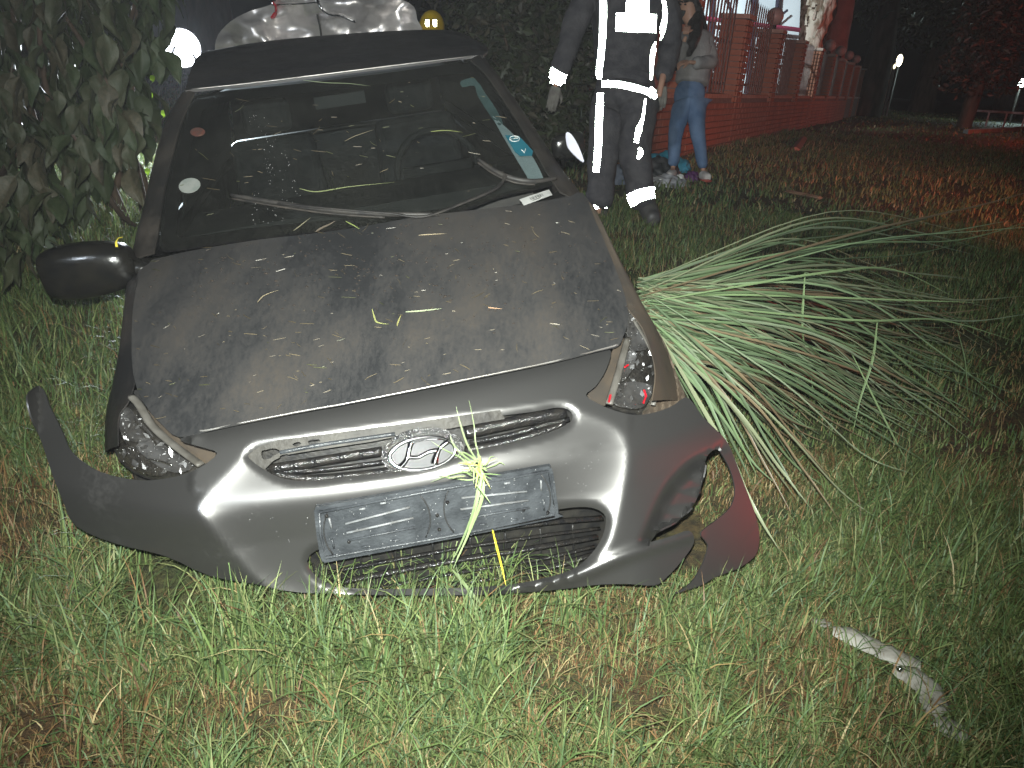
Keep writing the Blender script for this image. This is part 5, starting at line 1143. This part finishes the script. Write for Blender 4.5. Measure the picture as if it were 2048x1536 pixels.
for i in range(first, NP):
    s0 = S0 + SP * i
    if i == -2: s0 = START
    m = MB(); m.box(wp(s0, -PW / 2 - .005, PH / 2), (PW - .05, PW - .05, PH), ROT); m.box(wp(s0, -PW / 2, PH + .03), (PW + .05, PW + .05, .05), ROT); m.o('pillar', M_brick if i > 6 else M_mort, wall)
    m = MB(); m.box(wp(s0, -PW / 2, PH + .03), (PW + .06, PW + .06, .056), ROT); m.o('pillar_cap', M_cop, wall)
    if -2 <= i <= 7: pillar_bricks(s0, i in (0, 1))
    # wall panel bricks on the lawn face
    if -2 <= i < 6:
        for k in range(8):
            for j in range(11): 
                sb = s0 + PW / 2 + .1 + j * .228 + (.11 if k % 2 else 0)
                if sb < (s0 + SP if i > -2 else S0 - SP) - PW / 2: brick(wp(sb, -.035, .04 + k * CO_), False, 1, i == 0)
    sp0 = SP if i > -2 else S0 - SP - START
    m = MB(); m.box(wp(s0 + sp0 / 2, -PW / 2, WH + .025), (sp0 - PW - .07, .30, .05), ROT); m.o('coping', M_cop, wall)
    # palisade fence between pillars
    if i < 9:
        fp = MB(); 
        for z in (WH + .18, PH - .30): fp.box(wp(s0 + sp0 / 2, -PW / 2, z), (sp0 - PW - .07, .03, .04), ROT)
        fo = fp.o('fence_rail', M_pal, wall); pm = MB(); npal = 14
        for j in range(npal):
            sp_ = s0 + PW / 2 + .12 + j * (sp0 - PW - .24) / (npal - 1); b = wp(sp_, -PW / 2 + .03, WH + .06); hgt = PH - WH - .02 + (.22 if i in (-1, 0) else 0); m = MB() if i in (-2, -1, 0, 1) else pm
            n0 = len(m.V); m.box(b + [0, 0, hgt / 2], (.055, .012, hgt), ROT); m.add([b + [0, 0, hgt] + ROT @ np.array(q_) for q_ in ((-.0275, -.006, 0), (.0275, -.006, 0), (.0275, .006, 0), (-.0275, .006, 0), (0, 0, .07))], [(0, 1, 4), (1, 2, 4), (2, 3, 4), (3, 0, 4)])
            if m is not pm: m.o('paling', M_pal, wall)
        if pm.V: tag(pm.o('palings', M_pal, wall), kind='stuff')
o = rest.o('bricks', M_brick, wall); tag(o, kind='stuff')
# globe lamps on the pillars
M_globe = mat('frosted_globe', (.42, .36, .34), .35, c2=(.34, .28, .27), scale=4)
first_l = None
for n_, i in enumerate((1, 4, 5, 6, 7, 9)):
    s0 = S0 + SP * i; g = empty('pillar_lamp', wp(s0, -PW / 2, PH + .05), ['unlit globe lamp beside the white bark trunk, nearest along the wall', 'unlit globe lamp on a brick pillar right of the red trunk', 'second globe lamp past the red trunk along the wall', 'third globe lamp past the red trunk along the wall', 'fourth globe lamp past the red trunk along the wall', 'farthest unlit globe lamp along the wall'][n_], 'lamp', 'globe lamps on the wall pillars')
    m = MB(); m.tube([wp(s0, -PW / 2, PH + .05), wp(s0, -PW / 2, PH + .14)], [.06, .045], 10); m.o('lamp_base', M_blk, g)
    MB().ball(wp(s0, -PW / 2, PH + .26), .14, 16).o('globe', M_globe, g, True)

# ---- steel framed building with pale sheets behind the wall
bl = empty('steel_frame_building', pd(1480, 180, 17), 'pale sheeted building with dark steel columns behind the fence', 'building')
M_steel = mat('dark_painted_steel', (.02, .02, .035), .5, c2=(.04, .03, .05), scale=6); M_sheet = mat('pale_translucent_sheet', (.62, .70, .72), .6, c2=(.45, .52, .55), scale=1.2)
def bp(u, v, d=17.0): return pd(u, v, d)
bq = [(1330, 1396), (1398, 1418), (1432, 1470), (1474, 1500), (1512, 1560), (1562, 1600)]
for a_, b_ in bq:
    m = MB(); v0 = -260; P4 = [bp(a_ + 14, v0), bp(b_ + 14, v0), bp(b_ - 10, 230), bp(a_ - 10, 230)]; m.add(P4 + [p + np.array([.0, .06, 0]) for p in P4], [(0, 1, 2, 3), (7, 6, 5, 4), (0, 4, 5, 1), (1, 5, 6, 2), (2, 6, 7, 3), (3, 7, 4, 0)]); m.o('wall_sheet', M_sheet, bl)
for u in (1424, 1506, 1553): MB().tube([bp(u + 22, -260, 16.8), bp(u, 40, 16.8), bp(u - 16, 230, 16.8)], .05, 4).o('column', M_steel, bl)
MB().tube([bp(1512, -40, 16.9), bp(1506, 60, 16.9)], .03, 4).o('column', M_steel, bl)
MB().tube([bp(1340, 28, 16.7), bp(1600, 60, 16.7)], .045, 4).o('beam', mat('red_painted_beam', (.22, .03, .06), .5, c2=(.16, .02, .05), scale=6), bl)
for a_, b_ in (((1506, 78), (1575, 20)), ((1480, 62), (1502, 48)), ((1452, -10), (1466, 28))): MB().tube([bp(*a_, 16.75), bp(*b_, 16.75)], .028, 4).o('brace', M_steel, bl)
MB().tube([bp(1340, -262, 17), bp(1620, -262, 17)], .12, 4).o('roof_beam', M_steel, bl)
lamp('sheet_fill_light', 'SPOT', tuple(bp(1440, -160, 13.5)), 900, (.85, .95, 1), tuple(bp(1480, 30, 17)), .1, 80, .6)  # lamp added to brighten the pale sheets

# ---- trees
def leafcloud(name, centers, n, size, cols, m_, parent, kind='stuff', droop=.6, sd=1.0):
    """n small folded leaves spread through ellipsoids"""
    V = []; F = []; C = []
    for i in range(n):
        c, r = centers[rng.integers(len(centers))]; d = rng.normal(0, 1, 3); d /= np.linalg.norm(d); p = np.array(c) + d * np.array(r) * rng.random() ** .45
        a = rng.normal(0, 1, 3) * [1, 1, .5] - [0, 0, droop]; a /= np.linalg.norm(a); b = np.cross(a, rng.normal(0, 1, 3)); b /= np.linalg.norm(b); nn = np.cross(a, b); s_ = size * rng.uniform(.6, 1.3); n0 = len(V)
        V += [p, p + a * s_ * .5 + b * s_ * .26 + nn * s_ * .06, p + a * s_ - nn * s_ * .1, p + a * s_ * .5 - b * s_ * .26 + nn * s_ * .06]; F += [(n0, n0 + 1, n0 + 2), (n0, n0 + 2, n0 + 3)]
        cc = np.array(cols[rng.integers(len(cols))]) * rng.uniform(.5, 1.3); C += [[*cc, 1]] * 4
    me = mesh(name, V, F); ca = me.color_attributes.new('Col', 'FLOAT_COLOR', 'POINT'); ca.data.foreach_set('color', np.array(C).ravel())
    o = link(name, me, parent, m_, smooth=False)
    if kind: o['kind'] = kind
    return o
M_leaf = attrmat('tree_leaf', .45, .4, .15); M_bark = mat('brown_bark', (.10, .065, .045), .9, c2=(.05, .035, .025), scale=6, bump=.9, bscale=20, stretch=(1, 1, .25))
def trunk(name, line, rad, m_, parent, n=16, rough=.03):
    C = cr(line, 10); m_n = len(C); V = []
    for i, c in enumerate(C):
        r = np.interp(i / (m_n - 1), np.linspace(0, 1, len(rad)), rad)
        for k in range(n):
            t = 2 * math.pi * k / n; rr_ = r * (1 + rough * 4 * noise.fractal(Vector((math.cos(t) * 2, math.sin(t) * 2, i * .35)), .8, 2, 4)); V.append(c + np.array([math.cos(t), math.sin(t), 0]) * rr_)
    F = [(i * n + k, i * n + (k + 1) % n, (i + 1) * n + (k + 1) % n, (i + 1) * n + k) for i in range(m_n - 1) for k in range(n)]; F.append(tuple((m_n - 1) * n + k for k in range(n)))
    return obj(name, V, F, m_, parent)
M_wbark = mat('flaking_white_bark', (.62, .56, .46), .8, c2=(.24, .19, .13), scale=5, ramp=(.45, .58), bump=.9, bscale=14, stretch=(1.6, 1.6, .35))
D = 17.8; base = pd(1585, 175, D); base[2] = .48
tr_ = empty('tree', base, 'leaning tree with flaking pale bark behind the brick pillars', 'tree')
tk = trunk('trunk', [base, pd(1597, 110, D), pd(1622, 20, D), pd(1650, -80, D), pd(1670, -240, D)], [.50, .48, .47, .45, .38], M_wbark, tr_, 28, .05)
# loose bark plates
for _ in range(46):
    v = random.uniform(-60, 95); uc = 1597 + (110 - v) * .28; u = uc + random.uniform(-38, 30); hgt = random.uniform(8, 30); wd = random.uniform(5, 12)
    o_ = []
    for k, t in enumerate((0, .5, 1)):
        for e_ in (-.5, .5):
            uu = u + e_ * wd * (1 - .3 * t) + t * hgt * .28; off = math.sqrt(max(0, .50 ** 2 - ((uu - uc - t * hgt * .28) / 86.0) ** 2)); o_.append(pd(uu, v - t * hgt, D - off - .012 - .012 * (t == 0)))
    solid(obj('bark_plate', o_, [(0, 1, 3, 2), (2, 3, 5, 4)], M_wbark, tr_, False), .008)
for a_, b_, r in ((pd(1655, -120, D), pd(1500, -420, D - 1), .14), (pd(1665, -180, D), pd(1800, -460, D + 1), .15)): trunk('limb', [a_, (a_ + b_) / 2 + [0, 0, .3], b_], [r, r * .7, r * .35], M_wbark, tr_, 10)
c0 = pd(1660, -520, D)
leafcloud('crown', [(c0 + rng.normal(0, 1, 3) * [2.4, 1.5, .8], (1.0, .9, .7)) for _ in range(14)], 5000, .16, [(.05, .08, .025), (.04, .06, .02), (.07, .09, .03)], M_leaf, tr_)
D = 25; base = pd(1655, 190, D); base[2] = .48
t2_ = empty('tree', base, 'smooth trunk lit red just right of the pale flaking trunk', 'tree')
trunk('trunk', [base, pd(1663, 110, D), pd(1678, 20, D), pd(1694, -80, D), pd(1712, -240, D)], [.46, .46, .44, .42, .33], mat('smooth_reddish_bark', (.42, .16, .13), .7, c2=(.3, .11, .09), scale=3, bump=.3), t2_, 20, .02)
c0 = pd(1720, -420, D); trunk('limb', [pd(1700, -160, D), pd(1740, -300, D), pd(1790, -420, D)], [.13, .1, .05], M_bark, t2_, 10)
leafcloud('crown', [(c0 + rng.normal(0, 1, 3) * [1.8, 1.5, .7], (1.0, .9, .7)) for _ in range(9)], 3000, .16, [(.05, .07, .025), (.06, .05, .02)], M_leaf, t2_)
# dark trees down the verge and beyond the wall
def tree(u, vb, d, hgt, wid, lab_, cols, n=2600, ls=.2, conic=False, group='dark trees down the verge'):
    b = pd(u, vb, d); b[2] = float(gh(b[0], b[1])); t = empty('tree', b, lab_, 'tree', group)
    trunk('trunk', [b, b + [.1, 0, hgt * .3], b + [.0, 0, hgt * .75]], [wid * .09, wid * .07, wid * .03], M_bark, t, 9)
    if conic: cs = [(b + [0, 0, hgt * (.22 + .07 * k)], (wid * .5 * (1 - k * .075), wid * .5 * (1 - k * .075), hgt * .08)) for k in range(11)]
    else: cs = [(b + np.array([random.uniform(-.4, .4) * wid, random.uniform(-.4, .4) * wid, hgt * random.uniform(.4, .95)]), (wid * .28, wid * .28, hgt * .14)) for k in range(12)]
    leafcloud('crown', cs, n, ls, cols, M_leaf, t)
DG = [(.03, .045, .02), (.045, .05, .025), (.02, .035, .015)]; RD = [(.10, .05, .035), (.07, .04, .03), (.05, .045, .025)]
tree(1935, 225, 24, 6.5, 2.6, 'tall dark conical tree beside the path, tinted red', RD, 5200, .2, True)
tree(1735, 200, 30, 8, 7, 'broad dark tree behind the farther globe lamps', DG, 3500, .3)
tree(1845, 205, 44, 10, 8, 'dark tree at the far end of the wall behind the lit lamp', DG, 3000, .4)
tree(2010, 215, 52, 10, 9, 'distant dark tree beyond the road at the right edge', DG, 2500, .5)
tree(1600, 210, 26, 9, 8, 'dark tree rising behind the pale sheeted building', DG, 3000, .3)
tree(1330, 200, 24, 8, 8, 'dark tree behind the firefighter, left of the pale building', DG, 3500, .28)
tree(700, 150, 22, 7, 9, 'dark tree beyond the raised boot lid', DG, 3500, .28)
tree(420, 120, 24, 8, 9, 'dark tree beyond the work light', DG, 3500, .28)
# ---- dark hedge bush right of the roof
def bush(name, cs, n, ls, cols, lab_, cat_='bush', stems=9):
    b = np.mean([c for c, r in cs], 0); b = np.array([b[0], b[1], float(gh(b[0], b[1]))]); t = empty(name, b, lab_, cat_)
    for _ in range(stems):
        c, r = random.choice(cs); e = np.array(c) + rng.normal(0, .5, 3) * r; trunk('stem', [b + rng.normal(0, .15, 3) * [1, 1, 0], (b + e) / 2 + rng.normal(0, .1, 3), e], [.035, .025, .01], M_bark, t, 6)
    leafcloud('foliage', cs, n, ls, cols, M_leaf, t); return t
cs = [(pd(u, v, d), (.65, .6, .6)) for u, v, d in ((985, 20, 9.3), (1040, -30, 8.6), (1120, -60, 8.6), (1000, 120, 8.2), (1080, 90, 8.2), (1150, 60, 8.6), (1060, 200, 7.9), (1130, 190, 8.0), (1100, 290, 7.5), (1170, 280, 7.8), (940, -60, 9.6), (1010, 210, 7.6))]
bush('hedge_bush', cs, 9000, .12, [(.05, .06, .028), (.04, .05, .02), (.08, .07, .045)], 'dark small leaved bush between the car roof and the firefighter')
bush('red_lit_bush', [(pd(u, v, 10.0), (.3, .3, .4)) for u, v in ((1150, 30), (1140, 110), (1155, 180), (1150, 250))], 1500, .10, [(.20, .04, .03), (.14, .03, .02), (.09, .05, .03)], 'bush with red light painted into its leaves, glimpsed between the firefighter arm and jacket', 'bush', 4)  # red spill light put into the leaf colours
# ---- big leaved shrub at the left
sh = empty('large_leaf_shrub', pg(120, 470), 'large shrub with big drooping leaves at the left edge of the picture', 'shrub')
M_big = mat('big_olive_leaf', (.026, .036, .015), .6, c2=(.05, .05, .028), scale=5, bump=.25, bscale=22, ramp=(.3, .7)); M_big2 = mat('big_dark_leaf', (.02, .035, .012), .6, c2=(.04, .05, .022), scale=6, bump=.25, bscale=22); M_big3 = mat('big_brown_edged_leaf', (.06, .05, .03), .6, c2=(.034, .034, .018), scale=8, bump=.3, bscale=22)
def bigleaf(seed, m_):
    r_ = random.Random(seed); V = []; F = []; na, nb = 9, 4; bend = r_.uniform(.4, 1.1); fold = r_.uniform(.15, .5); tw = r_.uniform(-.4, .4); wv = r_.uniform(.02, .05)
    for i in range(na + 1):
        t = i / na; w_ = .30 * math.sin(math.pi * min(1, t ** .8 * 1.02)) ** .8 * (1 - .25 * t); x = t * math.cos(bend * t * .5); z = -bend * t * t * .5
        for j in range(-nb, nb + 1):
            s_ = j / nb; V.append((x, w_ * s_ * math.cos(fold), z - abs(s_) * w_ * math.sin(fold) * -1 + wv * math.sin(9 * t + 3 * s_) * abs(s_) + tw * t * s_ * w_))
    k = 2 * nb + 1; F = [(i * k + j, i * k + j + 1, (i + 1) * k + j + 1, (i + 1) * k + j) for i in range(na) for j in range(k - 1)]
    V += [(-.25, -.012, .02), (-.25, .012, .02), (0, .012, 0), (0, -.012, 0)]; n0 = len(V) - 4; F.append((n0, n0 + 1, n0 + 2, n0 + 3))
    me = mesh('leaf', V, F); me.materials.append(m_); me.polygons.foreach_set('use_smooth', [True] * len(me.polygons)); return me
LM = [bigleaf(i, (M_big, M_big, M_big3, M_big2)[i % 4]) for i in range(12)]
reg = [(-160, -120), (335, -120), (330, 20), (322, 120), (312, 170), (300, 240), (288, 290), (270, 345), (200, 372), (150, 410), (110, 480), (20, 545), (-160, 560)]
def leafplace(single, d_lo, d_hi, acc):
    while True:
        u, v = random.uniform(-160, 335), random.uniform(-120, 560)
        if inpoly([(u, v)], reg)[0]: break
    d = random.uniform(d_lo, d_hi) - max(0, v - 300) * .0022; p = pd(u, v, d)
    if p[2] < gh(p[0], p[1]) + .1: return
    sc = random.uniform(.10, .19); az = random.uniform(0, 6.28); el_ = random.uniform(.5, 1.5)
    q_ = Matrix.Rotation(az, 4, 'Z') @ Matrix.Rotation(el_, 4, 'Y') @ Matrix.Rotation(random.uniform(-.7, .7), 4, 'X')
    me = random.choice(LM)
    if single:
        o = bpy.data.objects.new('leaf', me); COL.objects.link(o); o.rotation_mode = 'QUATERNION'; o.rotation_quaternion = q_.to_quaternion(); o.scale = (sc,) * 3; o.location = Vector(p); set_parent(o, sh)
    else:
        M4 = Matrix.Translation(Vector(p)) @ q_ @ Matrix.Scale(sc, 4); acc.add([M4 @ v_.co for v_ in me.vertices], [tuple(f.vertices) for f in me.polygons])
for _ in range(290): leafplace(True, 3.3, 3.9, None)
acc = MB()
for _ in range(1000): leafplace(False, 3.9, 5.0, acc)
o = acc.o('leaves', M_big2, sh, True); tag(o, kind='stuff')
bs = pg(120, 470)
for _ in range(16):
    u, v = random.uniform(-100, 310), random.uniform(-120, 300); e = pd(u, v, random.uniform(3.7, 4.6)); b = bs + [random.uniform(-.5, .5), random.uniform(.2, .8), 0]; trunk('branch', [b, (b + e) / 2 + rng.normal(0, .12, 3), e], [.03, .02, .008], M_bark, sh, 7)
# fine leaves and twig ends by the lamp, backlight painted into their bright green
for u, v in ((303, 150), (299, 184), (285, 292), (325, 220), (293, 336), (290, 292)):
    d = 4.6; V, F, me = longblade([pd(u, v, d), pd(u + 2, v + 6, d - .02), pd(u + 1, v + 13, d - .02), pd(u - 2, v + 19, d)], (.03, .3), (.3, .5, .05), sh); link('leaf', me, sh, M_long)

# ---- work light, lamps, road, rail
M_lit = mat('white_led', (1, 1, 1), .5, c2=(.9, .9, 1), emit=(.85, .92, 1), estr=60)
wl_ = pd(363, 96, 6.8); wg = float(gh(wl_[0], wl_[1])); wk = empty('work_light', (wl_[0], wl_[1], wg), 'very bright white work light shining from behind the left of the car', 'lamp')
hd = MB(); aim = Vector(CC) - Vector(wl_); qz = aim.to_track_quat('-Y', 'Z').to_matrix(); Rm = np.array(qz)
hd.tube([wl_ + Rm @ np.array([0, .01, 0]), wl_ + Rm @ np.array([0, .12, 0])], [.165, .10], 24); hh = hd.o('lamp_housing', M_blk, wk)
MB().tube([wl_ + Rm @ np.array([0, .005, 0]), wl_ + Rm @ np.array([0, -.02, 0]), wl_ + Rm @ np.array([0, -.05, 0])], [.155, .15, .09], 28).o('led', M_lit, hh, True)
MB().tube([wl_ - [0, 0, .1], (wl_[0], wl_[1], wg + .9)], .02, 8).o('pole', M_blk, wk)
for t in (0, 2.1, 4.2): MB().tube([(wl_[0], wl_[1], wg + .95), (wl_[0] + .5 * math.cos(t), wl_[1] + .5 * math.sin(t), wg)], .014, 6).o('leg', M_blk, wk)
lamp('work_light_beam', 'SPOT', tuple(wl_ + Rm @ np.array([0, -.16, 0])), 1100, (.85, .93, 1), tuple(CC + np.array([-1.6, 1.8, -1.2])), .1, 110, .8)

def litlamp(u, v, d, sz, lab_, col, est, pole=True):
    p = pd(u, v, d); g = float(gh(p[0], p[1])); t = empty('street_lamp', (p[0], p[1], g), lab_, 'lamp')
    MB().ball(p, sz, 10, (1, 1, 2.0 if pole else 1)).o('lantern', mat('lit_lantern', (1, 1, 1), .5, c2=(.9, .9, .9), emit=col, estr=est), t, True)
    MB().tube([p + [0, .05, -sz], (p[0], p[1] + .05, g)], .05, 6).o('pole', M_blk, t)
litlamp(1799, 121, 30, .11, 'street lamp with a warm white lit lantern above the far wall', (1, .9, .6), 12)
litlamp(1789, 133, 33, .05, 'tiny lit lamp just left of the warm street lamp', (1, .85, .5), 3)
litlamp(2044, 166, 32, .16, 'bright cold white lamp over the road at the right edge', (.8, 1, .95), 30, False)
p = pd(2044, 166, 31.5); lamp('road_lamp_light', 'POINT', tuple(p), 150, (.75, 1, .95), None, .2)
a_, b_, c_, d_ = pg(1900, 246), pg(2400, 232), pg(2400, 262), pg(1925, 268)
rd = np.array([a_, b_, c_, d_]); dr = (b_ - a_); dr /= np.linalg.norm(dr)
m = MB(); A = [a_ - dr * 0, a_ + dr * 60, d_ + dr * 60, d_]; m.add([p + [0, 0, .012] for p in A], [(0, 1, 2, 3)]); o = m.o('road', mat('grey_road', (.10, .11, .105), .8, c2=(.15, .155, .15), scale=3)); tag(o, kind='structure')
m = MB(); m.add([p + [0, 0, q_] for p in (d_, d_ + dr * 60, d_ + dr * 60 - [0, .25, 0], d_ - [0, .25, 0]) for q_ in (.0,)] + [p + [0, 0, .12] for p in (d_, d_ + dr * 60, d_ + dr * 60 - [0, .25, 0], d_ - [0, .25, 0])], [(4, 5, 6, 7), (3, 2, 6, 7), (0, 3, 7, 4)]); o = m.o('kerb', mat('pale_kerb', (.25, .25, .24), .8, c2=(.18, .18, .17), scale=8)); tag(o, kind='structure')
gr_ = empty('guard_rail', pg(2000, 243), 'pale metal guard rail along the road at the right', 'railing')
ra, rb = pd(1945, 221, 27), pd(2090, 229, 25); MB().tube([ra, rb], .04, 6).o('rail', mat('pale_rail', (.45, .42, .42), .5, c2=(.3, .28, .28), scale=8), gr_)
MB().tube([pd(1990, 175, 27), pd(2090, 178, 25)], .03, 6).o('rail', mat('red_rail', (.4, .06, .08), .5, c2=(.3, .05, .06), scale=8), gr_)
for k in np.linspace(0, 1, 5): p = ra * (1 - k) + rb * k; MB().tube([p, (p[0], p[1], float(gh(p[0], p[1])))], .03, 6).o('post', bpy.data.materials['pale_rail'], gr_)

# ---- water drops on lamps, bumper and plate
M_drop = mat('water_drop', (.5, .5, .5), .03, c2=(.45, .45, .45), scale=4, spec=1.0, coat=1)
def drops(n, reg, lift, lo, hi, lab_, off):
    m = MB(); A = np.array(reg); k = 0
    while k < n:
        u, v = random.uniform(A[:, 0].min(), A[:, 0].max()), random.uniform(A[:, 1].min(), A[:, 1].max())
        if not inpoly([(u, v)], reg)[0]: continue
        k += 1; p = lift(u, v, off)
        if p is None: continue
        m.ball(p, random.uniform(lo, hi), 6)
    o = m.o('water_drops', M_drop, None, True); tag(o, lab_, 'water', kind='stuff')
drops(70, lens_l, bulge(HL, lens_l, .025), .0008, .0022, 'water drops on the left head lamp', .003) if False else None
def bl(lens, L_): 
    b = bulge(L_, lens, .027); return lambda u, v, o: b(u, v)
drops(110, [(492, 225), (530, 235), (575, 300), (605, 400), (580, 450), (500, 452), (505, 380), (540, 370), (515, 290)], lambda u, v, o: ws_lift(u, v, .002), .0004, .0014, 'water drops beaded on the left of the windscreen', 0)
drops(70, lens_l, bl(lens_l, HL), .0004, .0013, 'water drops beaded on the left head lamp', 0)
drops(45, lens_r, bl(lens_r, HR_), .0004, .0013, 'water drops beaded on the right head lamp', 0)
drops(160, plq, ph, .0004, .0010, 'water drops beaded on the number plate holder', .002)
drops(60, [(520, 950), (800, 925), (1200, 880), (1230, 940), (1150, 1000), (1120, 930), (640, 1000), (600, 1100), (480, 1050)], b_lift, .0003, .0007, 'water drops beaded on the bumper centre', .001)

# ---- thin haze added to soften the blacks and glow around lamps
bm = bmesh.new(); bmesh.ops.create_cube(bm, size=1); me = bpy.data.meshes.new('haze'); bm.to_mesh(me); bm.free()
hz = bpy.data.objects.new('haze', me); COL.objects.link(hz); hz.scale = (560, 420, 26); hz.location = (10, 170, 12); hz['kind'] = 'stuff'
mh = bpy.data.materials.new('added_haze'); mh.use_nodes = True; N = mh.node_tree.nodes; N.remove(N['Principled BSDF']); pv = N.new('ShaderNodeVolumePrincipled')
pv.inputs['Color'].default_value = (.9, .92, 1, 1); pv.inputs['Density'].default_value = .0009; pv.inputs['Anisotropy'].default_value = .3
mh.node_tree.links.new(pv.outputs[0], N['Material Output'].inputs['Volume']); me.materials.append(mh)
